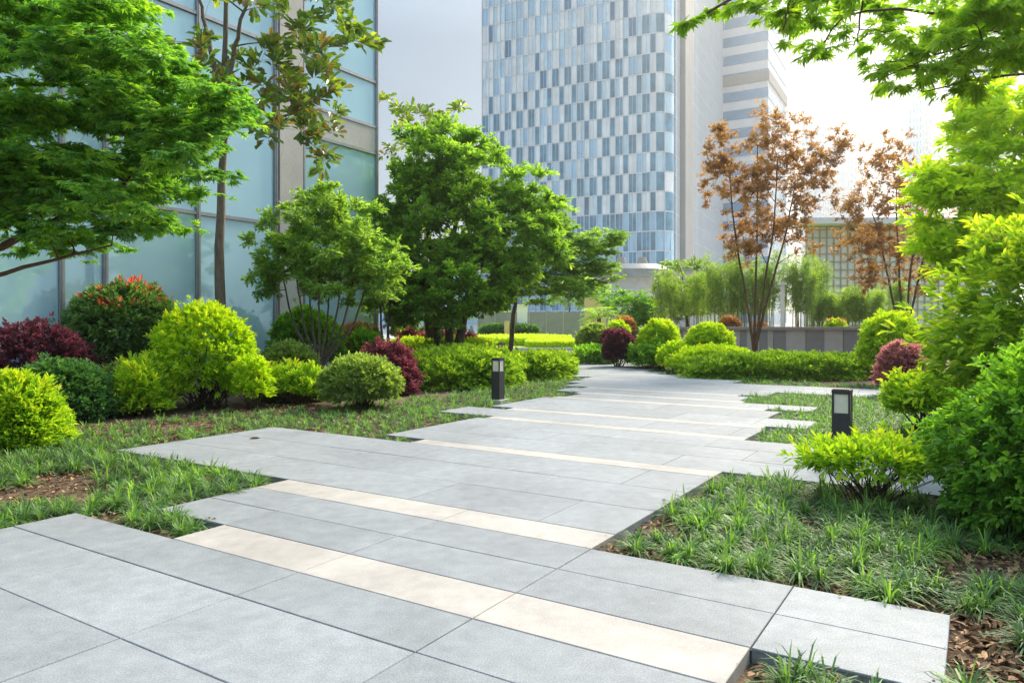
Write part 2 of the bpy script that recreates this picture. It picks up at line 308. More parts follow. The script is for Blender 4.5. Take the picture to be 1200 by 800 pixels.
def shrub(name, label, cat, box, mat, n=900, m=9, L=0.05, W=0.024, p=2.0, ryf=0.9, low=-0.35, lump=0.07, lf=2.2, fuzz=0.05, kind='oval',
          spread=0.8, up=0.25, stems=24, stem_r=0.012, group=None, inner=0.35, rz=0.0, tips=None, hy=None, stem_mat='twig', ground=-0.06, tint_z=0.35, droop=0.15, base=None):
    u0, u1, vt, vb, d = box; r = rng()
    c = uvd((u0+u1)/2, 0, d); zt = H - (vt-HZ)/F_PX*d; zb = H - (vb-HZ)/F_PX*d
    rx = (u1-u0)/2/F_PX*d*.91; zt -= .075*(zt-zb); ry = hy if hy else rx*ryf; rzz = (zt-zb)/(1-low) ; cz = zt - rzz
    loc = (c[0], c[1], ground)
    t = thing(name, label, cat, loc, group)
    nc = max(12, n//7); cd = rand_unit(r, nc); co = np.clip(r.normal(size=nc), -2, 2); ci = r.integers(0, nc, int(n*2.4))
    n = int(n*1.45); ci = r.integers(0, nc, int(n*2.4)); dr = unit(cd[ci] + r.normal(size=(len(ci), 3))*np.where(r.random((len(ci), 1)) < .4, 1.5, 1.0/math.sqrt(nc))); q = dr[:, 2] > low; dr = dr[q][:n]; co = co[ci][q][:n]; k = len(dr)
    rad = (np.abs(dr)**p).sum(1)**(-1/p)
    lump_v = wob(dr, lf, SEED[0]*1.37) + 0.5*wob(dr, lf*2.6, SEED[0]*.77)
    rad = rad * (1 + lump*lump_v + co*fuzz*.9) * (1 - np.abs(r.normal(size=k))*fuzz + fuzz*.6)
    rad = np.where(r.random(k) < .045, rad*(1.04 + .12*r.random(k)), rad)
    ins = r.random(k) < inner
    rad = np.where(ins, rad*(0.5 + 0.5*r.random(k)**0.5), rad)
    loc_p = dr*rad[:, None]*np.array((rx, ry, rzz))
    O = unit(loc_p/np.array((rx*rx, ry*ry, rzz*rzz)))
    cr, sr = math.cos(rz), math.sin(rz)
    rot = lambda q: np.stack([q[:, 0]*cr - q[:, 1]*sr, q[:, 0]*sr + q[:, 1]*cr, q[:, 2]], 1)
    P = rot(loc_p) + np.array((c[0], c[1], cz)); O = rot(O)
    P[:, 2] = np.maximum(P[:, 2], ground + 0.05)
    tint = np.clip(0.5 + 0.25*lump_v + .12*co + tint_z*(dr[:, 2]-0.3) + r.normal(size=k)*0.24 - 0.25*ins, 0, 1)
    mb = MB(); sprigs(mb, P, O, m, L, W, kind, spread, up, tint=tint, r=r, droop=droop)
    mats = [LM[mat]]
    if tips:
        tm, tn, tl = tips; q = dr[:, 2] > 0.55; idx = np.where(q & ~ins)[0]
        idx = r.choice(idx, min(tn, len(idx)), replace=False)
        sprigs(mb, P[idx] + O[idx]*tl*.3, O[idx], 5, tl, tl*.3, 'oval', .55, .7, tint=r.random(len(idx)), r=r, mi=1); mats.append(LM[tm])
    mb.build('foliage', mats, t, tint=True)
    if stems:
        sb = MB(); q = r.choice(k, stems); tgt = np.array((c[0], c[1], cz)) + (P[q] - np.array((c[0], c[1], cz)))*0.92
        b0 = np.array(base if base is not None else (c[0], c[1], ground)) + r.normal(size=(stems, 3))*np.array((rx*.16, ry*.16, 0)); b0[:, 2] = ground - .03
        mid = b0*0.62 + tgt*0.38; mid[:, 2] = b0[:, 2] + (tgt[:, 2]-b0[:, 2])*0.55; mid += r.normal(size=mid.shape)*rx*.06
        sb.tubes(bez(b0, mid, tgt, 6), np.linspace(stem_r, stem_r*.3, 6)[None].repeat(stems, 0), 5, caps=False)
        sb.build('stem', M[stem_mat], t, smooth=True)
    return t

def tree(name, label, cat, base, stems, crowns, mat, clusters=60, twigs=8, m=10, L=0.09, W=0.04, r0=0.1, kind='oval', cl=0.5, flatten=0.7,
         spread=0.8, up=0.15, bark='bark', group=None, shell=0.5, fixed=None, twig_len=1.0, sprig_per=3, droop=0.15, tint0=0.5, limb_r=None, tz=0.25):
    """stems: lists of world points for each trunk (first = foot); crowns: (centre, radii, weight); fixed: cluster centres given outright."""
    r = rng(); t = thing(name, label, cat, base, group); base = np.asarray(base, float)
    sb = MB(); spts = []
    for st in stems:
        st = np.asarray(st, float); kk = 14
        s = np.linspace(0, len(st)-1, kk); q = np.stack([np.interp(s, np.arange(len(st)), st[:, i]) for i in range(3)], 1)
        q[1:-1] = (q[:-2] + 2*q[1:-1] + q[2:])/4; q[1:] += r.normal(size=(kk-1, 3))*r0*.18
        rr = np.linspace(1, .28, kk)*r0; rr[0] *= 1.25
        if len(spts) and np.linalg.norm(st[0] - base) > .8: rr *= .5       # a side stem leaving the main one
        sb.tubes(q, rr, 9); spts.append(np.concatenate([q, rr[:, None]], 1))
    spts = np.concatenate(spts)
    if fixed is not None: C = np.asarray(fixed, float); lo = C[:, 2].min(); hi = C[:, 2].max()
    else:
        wts = np.array([c[2] for c in crowns], float); wts /= wts.sum(); C = []
        for i in r.choice(len(crowns), clusters, p=wts):
            cc, cr, _ = crowns[i]; dd = rand_unit(r, 1)[0]; C.append(np.asarray(cc) + dd*np.asarray(cr)*(shell + (1-shell)*r.random())*(1 + .12*wob(dd, 2.5, SEED[0])))
        C = np.array(C); lo = min(c[0][2]-c[1][2] for c in crowns); hi = max(c[0][2]+c[1][2] for c in crowns)
    n = len(C)
    # limbs: each cluster is reached from the nearest branch that already exists, so limbs fork
    k = 7; D0_ = np.linalg.norm(spts[None, :, :3] - C[:, None], axis=2).min(1); order = D0_.argsort()
    NP = np.zeros((len(spts) + n*5, 5)); NP[:len(spts), :4] = spts; cnt = len(spts); lim = limb_r or r0*.30
    if len(stems) == 1: NP[:4, 4] = 3.0
    S0 = np.zeros((n, 3)); mid = np.zeros((n, 3)); lr = np.zeros((n, k))
    for c in order:
        q = NP[:cnt]; dd = np.linalg.norm(q[:, :3] - C[c], axis=1)
        sc_ = dd*(1 + .10*r.random(cnt)) + np.maximum(0, q[:, 2] - C[c, 2] + .12*dd)*1.2 + q[:, 4]
        b = sc_.argmin(); S0[c] = q[b, :3]; ra = min(q[b, 3]*.78, lim*(1.6 if b < len(spts) else 1.2), .006 + .02*dd[b]); ra = max(ra, lim*.25)
        mm_ = S0[c]*.5 + C[c]*.5; mm_[2] += dd[b]*.10; mid[c] = mm_ + r.normal(size=3)*min(dd[b], 1.2)*.10
        lr[c] = ra*np.linspace(1, .45, k)
        pp = bez(S0[c], mid[c], C[c], 6)[1:]; NP[cnt:cnt+5, :3] = pp; NP[cnt:cnt+5, 3] = ra*np.linspace(.9, .45, 5); NP[cnt:cnt+5, 4] = .02; cnt += 5
    sb.tubes(bez(S0, mid, C, k), lr, 5, caps=False)
    # twigs
    C2 = np.repeat(C, twigs, 0); sc = np.repeat(.75 + .5*r.random(n), twigs)[:, None]
    dirs = rand_unit(r, n*twigs); dirs[:, 2] *= flatten
    Oc = np.repeat(unit(C - S0), twigs, 0); dirs = unit(dirs + .35*Oc)*np.array((1, 1, flatten))
    T = C2 + dirs*cl*sc*twig_len*(.55 + .45*r.random((n*twigs, 1)))
    tm = (C2+T)/2 + np.array((0, 0, .06*cl))
    tr = np.maximum(lr[:, -1].repeat(twigs)*.6, .0025)[:, None]*np.linspace(1, .4, 4)[None]
    sb.tubes(bez(C2, tm, T, 4), tr, 3, caps=False)
    sb.build('trunk', M[bark], t, smooth=True)
    # leaves along each twig
    f = np.linspace(1.0, .35, sprig_per)
    P = (C2[:, None]*(1-f)[None, :, None] + T[:, None]*f[None, :, None]).reshape(-1, 3) + r.normal(size=(n*twigs*sprig_per, 3))*cl*.07
    O = np.repeat(unit(T - C2), sprig_per, 0)
    ct = np.repeat(r.normal(size=n)*.16, twigs*sprig_per)
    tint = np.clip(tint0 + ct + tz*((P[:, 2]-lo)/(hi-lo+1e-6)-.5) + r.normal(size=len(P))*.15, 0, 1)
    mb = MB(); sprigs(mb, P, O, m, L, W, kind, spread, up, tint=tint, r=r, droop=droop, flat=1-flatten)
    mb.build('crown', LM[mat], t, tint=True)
    return t

# ------------------------------------------------------------------ ground
r = rng()
ax = np.concatenate([-np.geomspace(24, 1500, 12)[::-1], np.linspace(-20, 20, 161), np.geomspace(24, 1500, 12)])
ay = np.concatenate([-np.geomspace(6, 300, 6)[::-1], np.linspace(-4, 32, 145), np.geomspace(36, 2500, 14)])
X, Yg = np.meshgrid(ax, ay)
Z = -0.062 + 0.016*wob(np.stack([X, Yg, X*0], -1), 2.3) + 0.01*wob(np.stack([X, Yg, X*0], -1), 6.1, 2.0)
Z = np.where((np.abs(X) > 21) | (Yg > 33) | (Yg < -4), -0.09, Z)
nx, ny = len(ax), len(ay); idx = np.arange(nx*ny).reshape(ny, nx)
g = MB(); g.add(np.stack([X, Yg, Z], -1).reshape(-1, 3), np.stack([idx[:-1, :-1], idx[:-1, 1:], idx[1:, 1:], idx[1:, :-1]], -1).reshape(-1, 4))
props(g.build('ground', M['soil'], smooth=True), kind='structure')

# ------------------------------------------------------------------ paving: rows (b0, b1, left end, right end, kind)
A0, TW = -0.82, 1.197
ROWS = [
 (-2.40, -1.80, -5.608, -0.82, 'g'), (-1.80, -1.20, -5.608, -0.82, 'g'), (-1.20, -0.60, -5.608, -0.82, 'g'), (-0.60, 0.0, -5.608, -0.82, 'g'), (0.0, 0.61, -5.608, -0.82, 'g'), (0.61, 1.21, -5.608, -0.82, 'g'),
 (1.21, 1.805, -5.608, -0.82, 'g'), (1.805, 2.402, -5.608, -0.82, 'g'), (2.402, 2.82, -5.608, -0.82, 'g'),
 (2.82, 3.21, -4.411, -0.82, 'c'), (3.21, 3.65, -5.20, -0.10, 'g'), (3.65, 4.09, -5.20, -0.10, 'g'), (4.09, 4.45, -5.20, -2.017, 'c'),
 (4.45, 5.16, -8.00, -2.017, 'g'), (5.16, 5.87, -8.00, -2.017, 'g'), (5.87, 6.59, -8.00, -2.017, 'g'), (6.59, 6.87, -5.608, -2.017, 'c'),
 (6.87, 7.53, -6.25, 0.40, 'g'), (7.53, 8.19, -6.25, 0.40, 'g'), (8.19, 8.87, -6.25, 0.40, 'g'), (8.87, 9.13, -6.12, -2.35, 'c'),
 (9.13, 9.95, -7.20, -2.35, 'g'), (9.95, 10.22, -6.45, -2.40, 'c'), (10.22, 11.1, -6.9, -1.90, 'g'), (11.1, 12.0, -6.9, -2.60, 'g'),
 (12.0, 12.28, -6.75, -2.86, 'c'), (12.28, 13.0, -6.6, -2.2, 'g'), (13.0, 13.28, -6.80, -3.48, 'c'), (13.28, 14.1, -7.4, -3.6, 'g'), (14.1, 14.4, -7.16, -3.86, 'c'),
 (14.4, 15.3, -7.8, -3.4, 'g'), (15.3, 16.3, -8.2, 1.5, 'g'), (16.3, 17.1, -8.4, 1.5, 'g'), (17.1, 18.0, -9.2, -4.8, 'g'), (18.0, 19.0, -9.8, -6.4, 'g'), (19.0, 20.0, -10.4, -7.4, 'g'),
 (20.0, 21.2, -11.2, -8.2, 'g'), (21.2, 22.6, -12.0, -9.0, 'g'), (22.6, 24.2, -13.2, -10.0, 'g'), (24.2, 26.0, -14.5, -11.0, 'g'), (26.0, 28.0, -16.0, -12.0, 'g')]
CELLS = np.array([(a0, a1, b0, b1) for b0, b1, a0, a1, _ in ROWS])
gp, cp, jb = MB(), MB(), MB()
GAP, BV = 0.0032, 0.003
def slab(mb, a0, a1, b0, b1, zt):
    a0 += GAP; a1 -= GAP; b0 += GAP; b1 -= GAP; e = BV
    ring = [[(a0, b0), (a1, b0), (a1, b1), (a0, b1)], [(a0+e, b0+e), (a1-e, b0+e), (a1-e, b1-e), (a0+e, b1-e)]]
    V = [ab(*q, -0.085) for q in ring[0]] + [ab(*q, zt-e) for q in ring[0]] + [ab(*q, zt) for q in ring[1]]
    fs = [(8, 9, 10, 11)] + [(i, (i+1) % 4, 4+(i+1) % 4, 4+i) for i in range(4)] + [(4+i, 4+(i+1) % 4, 8+(i+1) % 4, 8+i) for i in range(4)]
    mb.add(V, np.array(fs))
for ri, (b0, b1, a0, a1, kd) in enumerate(ROWS):
    if kd == 'g' and b0 > 4 and ri % 2: sh = TW*0.5
    else: sh = 0.0
    cuts = sorted({a0, a1} | {A0 + sh + k*TW for k in range(-14, 4) if a0 + .12 < A0 + sh + k*TW < a1 - .12})
    for c0, c1 in zip(cuts[:-1], cuts[1:]):
        slab(cp if kd == 'c' else gp, c0, c1, b0, b1, r.uniform(-.0012, .0012))
    jb.add([ab(a0+.012, b0+.0, -.012), ab(a1-.012, b0, -.012), ab(a1-.012, b1, -.012), ab(a0+.012, b1, -.012)], np.array([(0, 1, 2, 3)]))
props(gp.build('path', M['granite']), kind='structure')
props(cp.build('path_strip', M['cream']), kind='structure')
props(jb.build('path_joint', M['joint']), kind='structure')

def path_dist(a, b):
    dx = np.maximum(np.maximum(CELLS[:, 0][None] - a[:, None], a[:, None] - CELLS[:, 1][None]), 0)
    dy = np.maximum(np.maximum(CELLS[:, 2][None] - b[:, None], b[:, None] - CELLS[:, 3][None]), 0)
    return np.hypot(dx, dy).min(1)

# ------------------------------------------------------------------ grass tufts
def tufts(mb, a, b, r, blades, ln, wd, tint):
    n = len(a); base = np.stack([CY*a + SY*b, -SY*a + CY*b, np.full(n, -0.062)], 1)
    B = np.repeat(base, blades, 0); nb = len(B)
    az = r.random(nb)*2*np.pi; dirh = np.stack([np.cos(az), np.sin(az), np.zeros(nb)], 1); side = np.stack([-np.sin(az), np.cos(az), np.zeros(nb)], 1)
    B = B + dirh*(r.random((nb, 1))*.03)
    le = (np.repeat(ln, blades)*(.6 + .55*r.random(nb)))[:, None]; lean = (.32 + .75*r.random(nb))[:, None]
    ws = (np.repeat(wd, blades)*(.7 + .5*r.random(nb)))[:, None]; T = np.clip(np.repeat(tint, blades) + r.normal(size=nb)*.12, 0, 1)
    q = r.random(nb) < .07; T = np.where(q, .72 + .25*r.random(nb), T); lean = np.where(q[:, None], lean*.45, lean)     # young upright shoots in the middle of a tuft
    rows = []
    for tt, wf in ((0, .8), (.35, 1.0), (.7, .75), (1.0, 0)):
        c = B + dirh*le*lean*(tt*.45 + .55*tt*tt) + np.array((0, 0, 1.))*le*(tt*(1.25-.25*lean) - tt*tt*(.25 + .85*lean))
        rows += [c + side*ws*wf*.5, c - side*ws*wf*.5] if wf else [c]
    V = np.stack(rows, 1); o = np.arange(nb)[:, None]*7
    q = np.concatenate([o + np.array((0, 1, 3, 2)), o + np.array((2, 3, 5, 4))]); tr = o + np.array((4, 5, 6))
    mb.add(V.reshape(-1, 3), [q, tr], 0, np.repeat(T, 7))
def grass_bed(amin, amax, bmin, bmax, spacing, dmax, blades, ln, wd, dens=1.0, patch=0.0, tint=0.4, bright=0.18, keep=None, edge=0.05, obj='grass'):
    r = rng(); na, nb = int((amax-amin)/spacing), int((bmax-bmin)/spacing)
    a, b = np.meshgrid(np.linspace(amin, amax, na), np.linspace(bmin, bmax, nb)); a = a.ravel(); b = b.ravel()
    a = a + r.normal(size=a.size)*spacing*.33; b = b + r.normal(size=b.size)*spacing*.33
    d = path_dist(a, b); nz = wob(np.stack([a, b, a*0], 1), 1.5, SEED[0])
    ok = (d > edge) & (r.random(a.size) < dens*np.clip((dmax-d)/(dmax*.35), 0, 1)) & (nz > patch - 1)
    if keep is not None: ok &= keep(a, b)
    a, b = a[ok], b[ok]; n = len(a)
    t = np.clip(tint + .3*wob(np.stack([a, b, a*0], 1), 2.7, 3.0) + r.normal(size=n)*.13 + (r.random(n) < bright)*.38, 0, 1)
    mb = MB(); tufts(mb, a, b, r, blades, ln*(.75 + .5*r.random(n)), np.full(n, wd), t)
    return props(mb.build(obj, LM['grass'], tint=True), kind='stuff')
grass_bed(-9.6, -4.3, 0.5, 4.46, 0.155, 2.9, 62, 0.225, 0.0098, dens=.95, patch=.62, tint=.42, bright=.25, edge=.03)
grass_bed(-10.4, -5.4, 4.5, 9.2, 0.16, 2.7, 34, 0.165, 0.0095, dens=.92, patch=.55, tint=.45, bright=.2, edge=.03)
grass_bed(-10.2, -6.0, 9.1, 16.5, 0.17, 2.4, 22, 0.18, 0.011, dens=.97, patch=.2, tint=.5, bright=.2)
grass_bed(-2.1, 2.1, 4.0, 6.95, 0.165, 2.9, 80, 0.255, 0.0098, dens=.96, patch=.50, tint=.42, bright=.25, edge=.11, keep=lambda a, b: (a < .75 + .3*np.sin(b*3)) | (b > 5.6))
grass_bed(-0.80, 1.9, 1.6, 3.3, 0.16, 2.4, 60, 0.24, 0.0095, dens=.97, patch=.25, tint=.36, bright=.2, edge=.04)
grass_bed(-4.2, 3.0, 8.8, 15.5, 0.13, 4.5, 26, 0.20, 0.011, dens=.98, tint=.52, bright=.2, edge=.03)
grass_bed(-7.0, 3.0, 17.0, 20.5, 0.20, 1.8, 16, 0.18, 0.014, dens=.95, tint=.55, bright=.2)
grass_bed(-12.5, -6.0, 16.5, 27.0, 0.24, 1.5, 14, 0.18, 0.017, dens=.9, tint=.55, bright=.2)

# fallen leaves on the soil
def litter(amin, amax, bmin, bmax, n, L, dmax):
    r = rng(); a = r.uniform(amin, amax, n); b = r.uniform(bmin, bmax, n); d = path_dist(a, b); ok = (d > .02) & (d < dmax)
    a, b = a[ok], b[ok]; k = len(a); P = np.stack([CY*a + SY*b, -SY*a + CY*b, -.052 + .03*r.random(k)], 1)
    D = rand_unit(r, k); D[:, 2] *= .25; N = unit(np.array((0, 0, 1.)) + rand_unit(r, k)*.5)
    mb = MB(); add_leaves(mb, P, D, N, L*(.5 + .8*r.random(k)), L*.42*(.5 + .7*r.random(k)), 'oval', r=r, droop=.1)
    return props(mb.build('fallen_leaves', M['litter'], tint=True), kind='stuff')
litter(-2.0, 2.6, 1.6, 6.9, 16000, 0.06, 3.4)
litter(-.1, 2.0, 2.6, 4.6, 5000, 0.07, 3.4)
litter(-10.5, -4.4, 0.5, 9.0, 14000, 0.065, 3.2)
litter(-2.4, 3.0, 8.8, 14.0, 1500, 0.06, 3.0)
r = rng(); a = r.uniform(-9, .6, 9000); b = r.uniform(1.2, 9.5, 9000); q = r.random(9000)*.10     # crumbs of soil and leaf strayed on to the slab edges
nb_ = sum((path_dist(a + q*dx, b + q*dy) > 0).astype(int) for dx, dy in ((1, 0), (-1, 0), (0, 1), (0, -1)))
ok = (path_dist(a, b) == 0) & (nb_ > 0); a, b = a[ok], b[ok]; k = len(a); P = np.stack([CY*a + SY*b, -SY*a + CY*b, .003 + .004*r.random(k)], 1)
D = rand_unit(r, k); D[:, 2] *= .1; L_ = np.where(r.random(k) < .12, .035, .011)*(.6 + .8*r.random(k))
mb = MB(); add_leaves(mb, P, D, unit(np.array((0, 0, 1.)) + rand_unit(r, k)*.2), L_, L_*.55, 'oval', droop=.05); props(mb.build('leaf_crumbs', M['litter'], tint=True), kind='stuff')

# ------------------------------------------------------------------ far ground: road, kerb, lawns
def sheet(name, pts, z, mat, kind='structure'):
    mb = MB(); mb.add([(p[0], p[1], z) for p in pts], [np.arange(len(pts))[None]]); return props(mb.build(name, mat), kind=kind)
sheet('road', [(-40, 33.2), (24, 33.2), (24, 37.8), (-40, 37.8)], -0.03, M['asphalt'])
mb = MB(); mb.box((-40, 37.8, -.1), (24, 38.05, .12)); props(mb.build('kerb', M['concrete']), kind='structure')
mb = MB(); mb.box((-60, 38.05, -.1), (60, 62, .07)); props(mb.build('lawn', rough_mat('lawn_turf', (0.26, 0.38, 0.03), (0.40, 0.50, 0.05), scale=1.5, rough=0.9, fine=0.3, fine_scale=25)), kind='structure')
sheet('plaza', [(-400, 62), (400, 62), (400, 900), (-400, 900)], 0.02, M['concrete'])
def lawn_mound(u0, u1, d, ry, h, label):
    r = rng(); cx = (uvd(u0, 0, d)[0] + uvd(u1, 0, d)[0])/2; rx = abs(uvd(u1, 0, d)[0] - uvd(u0, 0, d)[0])/2
    t = thing('ground_cover_bed', label, 'planting bed', (cx, d, 0.05), 'clipped ground cover beds beyond the road')
    n = 9000; an = r.random(n)*2*np.pi; q = np.sqrt(r.random(n)); edge = r.random(n) < .35; q = np.where(edge, 1, q)
    z = np.where(edge, r.random(n)*h, h*(1 - .12*q*q)) + .05
    P = np.stack([cx + rx*q*np.cos(an), d + ry*q*np.sin(an), z], 1)
    mb = MB(); sprigs(mb, P, np.broadcast_to(np.array((0, -.2, 1.)), P.shape), 3, .16, .07, 'dia', 1.0, .3, tint=np.clip(.5 + .3*r.normal(size=n), 0, 1), r=r)
    mb.build('foliage', LM['lawn'], t, tint=True)
    k = 40; a2 = np.arange(k)*2*np.pi/k; ring = np.stack([cx + rx*.97*np.cos(a2), d + ry*.97*np.sin(a2)], 1)
    mb = MB(); V = [(x, y, .04) for x, y in ring] + [(x, y, h*.9) for x, y in ring]
    i = np.arange(k); mb.add(V, [np.stack([i, (i+1) % k, k+(i+1) % k, k+i], 1), np.arange(k, 2*k)[None]])
    mb.build('mound', rough_mat('mound_leaf', (0.16, 0.26, 0.02), (0.30, 0.42, 0.03), scale=3, rough=.9), t)
lawn_mound(560, 668, 46, 3.6, .5, 'bright yellow-green clipped bed with a dark side beyond the road, the wider one')
lawn_mound(618, 692, 41, 1.7, .32, 'small low lime ground cover bed nearest the road kerb')

# ------------------------------------------------------------------ glass building on the left
DA, DB = np.array((CY, -SY)), np.array((SY, CY))
AF = -15.0
t = thing('fallen_leaf', 'small dry leaf lying alone on the pale paving by the left bed', 'leaf', gnd(294, 514))
mb = MB(); add_leaves(mb, gnd(292, 514)[None] + (0, 0, .006), np.array(((1., .3, .1),)), np.array(((0, 0, 1.),)), .13, .06); mb.build('leaf_blade', M['litter'], t)
bl = thing('glass_building', 'office building with teal glass panes and pale stone pier on the left edge', 'building', ab(AF, 16.14, 0))
def fbox(mb, b0, b1, z0, z1, out0, out1, mi=0):       # box on the facade: out = distance in front of its plane
    c = ab(AF + (out0+out1)/2, (b0+b1)/2); mb.obox(c, DA, DB, z0, z1, abs(out1-out0)/2, (b1-b0)/2, mi)
mb = MB(); fbox(mb, -12, 16.10, -.1, 15.5, -12, -.12); mb.build('wall', M['stone'], bl)
mb = MB(); fbox(mb, 12.47, 13.22, -.1, 15.5, -.12, .10); mb.build('stone_pier', M['stone'], bl)
mb = MB(); fbox(mb, 13.30, 16.08, 6.44, 7.14, -.12, .03); mb.build('spandrel', M['stone'], bl)
mb = MB(); fbox(mb, -12, 16.0, -.1, .22, -.11, .06); mb.build('plinth', M['wall_dark'], bl)
BE = [-4.2, -2.1, 0.0, 2.1, 4.2, 5.1, 7.26, 8.1, 10.2, 12.39]
for i, (b0, b1) in enumerate(zip(BE[:-1], BE[1:])):
    for z0, z1 in ((.25, 3.86), (3.95, 8.40), (8.50, 12.2), (12.3, 15.4)):
        mb = MB(); fbox(mb, b0+.05, b1-.05, z0, z1, -.10, 0); mb.build('window_pane', M['glass_teal'], bl)
for z0, z1 in ((.25, 3.86), (3.95, 6.36), (7.22, 8.46), (8.54, 12.2), (12.3, 15.4)):
    mb = MB(); fbox(mb, 13.34, 16.04, z0, z1, -.10, 0); mb.build('window_pane', M['glass_teal'], bl)
for b in BE + [13.28, 16.08]:
    mb = MB(); fbox(mb, b-.045, b+.045, .2, 15.45, -.10, .07); fbox(mb, b-.012, b+.012, .2, 15.45, .07, .085); mb.build('mullion', M['frame'], bl)
for z in (3.905, 8.45, 12.25):
    mb = MB(); fbox(mb, -4.2, 12.39, z-.042, z+.042, -.09, .055); mb.build('transom', M['frame'], bl)
for z in (3.905, 6.40, 7.18, 8.50, 12.25):
    mb = MB(); fbox(mb, 13.32, 16.05, z-.04, z+.04, -.09, .055); mb.build('transom', M['frame'], bl)

# ------------------------------------------------------------------ glass tower
C0 = np.array((30.3, 140.0)); TL = np.array((-math.sin(math.radians(64.8)), math.cos(math.radians(64.8)))); TR = np.array((math.sin(math.radians(25.2)), math.cos(math.radians(25.2))))
tw = thing('glass_tower', 'tall glass tower with a chequered pattern of pale and dark panes', 'tower', (C0[0], C0[1], 0))
LT, RT, R0 = 40.5, 69.0, 3.2
def path_pt(s):                          # along the left face (s>0 goes left), round the corner for s<0
    if s >= R0: return C0 + TL*s, -TR
    an = (R0 - s)/R0*1.0; an = min(an, math.pi/2); cc = C0 + TL*R0 + TR*R0
    n_ = -TR*math.cos(an) - TL*math.sin(an)
    return cc + n_*R0, n_
mb = MB()
inset = lambda p, q: C0 + TL*p + TR*q
V = [(*inset(R0*.4+.3, .35+R0*.4), 0), (*inset(LT-.2, .35), 0), (*inset(LT-.2, RT-.5), 0), (*inset(.35, RT-.5), 0), (*inset(.35, R0+.2), 0)]
V = V + [(x, y, 118) for x, y, _ in V]
i5 = np.arange(5); mb.add(V, [np.stack([i5, (i5+1) % 5, 5+(i5+1) % 5, 5+i5], 1), np.arange(5, 10)[None]]); mb.build('core', M['glass_mid'], tw)
FH = 3.83; edges = []
s = LT
while s > 0.2: edges.append(s); s -= (1.6 if len(edges) % 2 else 1.1)
edges.append(-1.9)
rt = rng()
for fl in range(0, 30):
    z0 = fl*FH; zc = z0 + FH/2
    mb = MB()
    for k in range(len(edges)-1):
        s0, s1 = edges[k], edges[k+1]; par = (k + fl) % 2
        steps = 1 if s1 >= R0 else 4
        if k % 2 == 0 and steps == 1: steps = 2
        frac = s0/LT                      # 1 at the far left, 0 at the corner
        top = 46 + (1-frac)*16
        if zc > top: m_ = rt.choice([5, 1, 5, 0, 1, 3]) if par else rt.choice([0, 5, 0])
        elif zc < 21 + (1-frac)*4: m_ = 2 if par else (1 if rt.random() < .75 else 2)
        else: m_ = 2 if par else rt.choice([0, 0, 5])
        if par and m_ == 2 and rt.random() < .15: m_ = 1
        for q in range(steps):
            a_, b_ = s0 + (s1-s0)*q/steps, s0 + (s1-s0)*(q+1)/steps
            (p, n0), (p2, n1) = path_pt(a_), path_pt(b_)
            tl = rt.normal()*.03; mq = m_
            if steps == 2 and m_ in (0, 5): mq = rt.choice([0, 0, 5])
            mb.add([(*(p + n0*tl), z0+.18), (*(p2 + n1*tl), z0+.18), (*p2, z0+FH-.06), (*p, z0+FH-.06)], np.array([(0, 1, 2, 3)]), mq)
            if steps == 2 and q == 1: mb.obox(p + n0*.05, TL, n0, z0+.18, z0+FH-.06, .03, .05, 4)
        p, n0 = path_pt(s0); tdir = TL if s0 >= R0 else np.array((-n0[1], n0[0]))
        mb.obox(p + n0*.16, tdir, n0, z0, z0+FH, .055, .20, 4)
    for k in range(40):                   # floor edge
        a_, b_ = LT - k*(LT+1.9)/40, LT - (k+1)*(LT+1.9)/40
        (p, n0), (p2, n1) = path_pt(a_), path_pt(b_)
        mb.add([(*(p+n0*.06), z0-.06), (*(p2+n1*.06), z0-.06), (*(p2+n1*.06), z0+.18), (*(p+n0*.06), z0+.18)], np.array([(0, 1, 2, 3)]), 4)
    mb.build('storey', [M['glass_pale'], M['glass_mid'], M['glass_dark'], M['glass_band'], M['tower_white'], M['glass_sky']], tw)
mb = MB(); mb.obox(C0 + TR*13.2 - TL*.2, TR, TL, 0, 118, 4.2, .9); mb.build('concrete_pier', M['pier'], tw)
for k in range(48):
    t_ = 5.2 + k*1.34
    if 8.4 < t_ < 18: continue
    mb = MB(); mb.obox(C0 + TR*t_ - TL*.02, TR, TL, 0, 118, .22, .085); mb.build('fin', M['tower_white'], tw)
mb = MB()
for fl in range(30): mb.obox(C0 + TR*(RT/2+2) + TL*.02, TR, TL, fl*FH-.07, fl*FH+.07, RT/2-2.5, .05)
mb.build('floor_edge', M['tower_white'], tw)

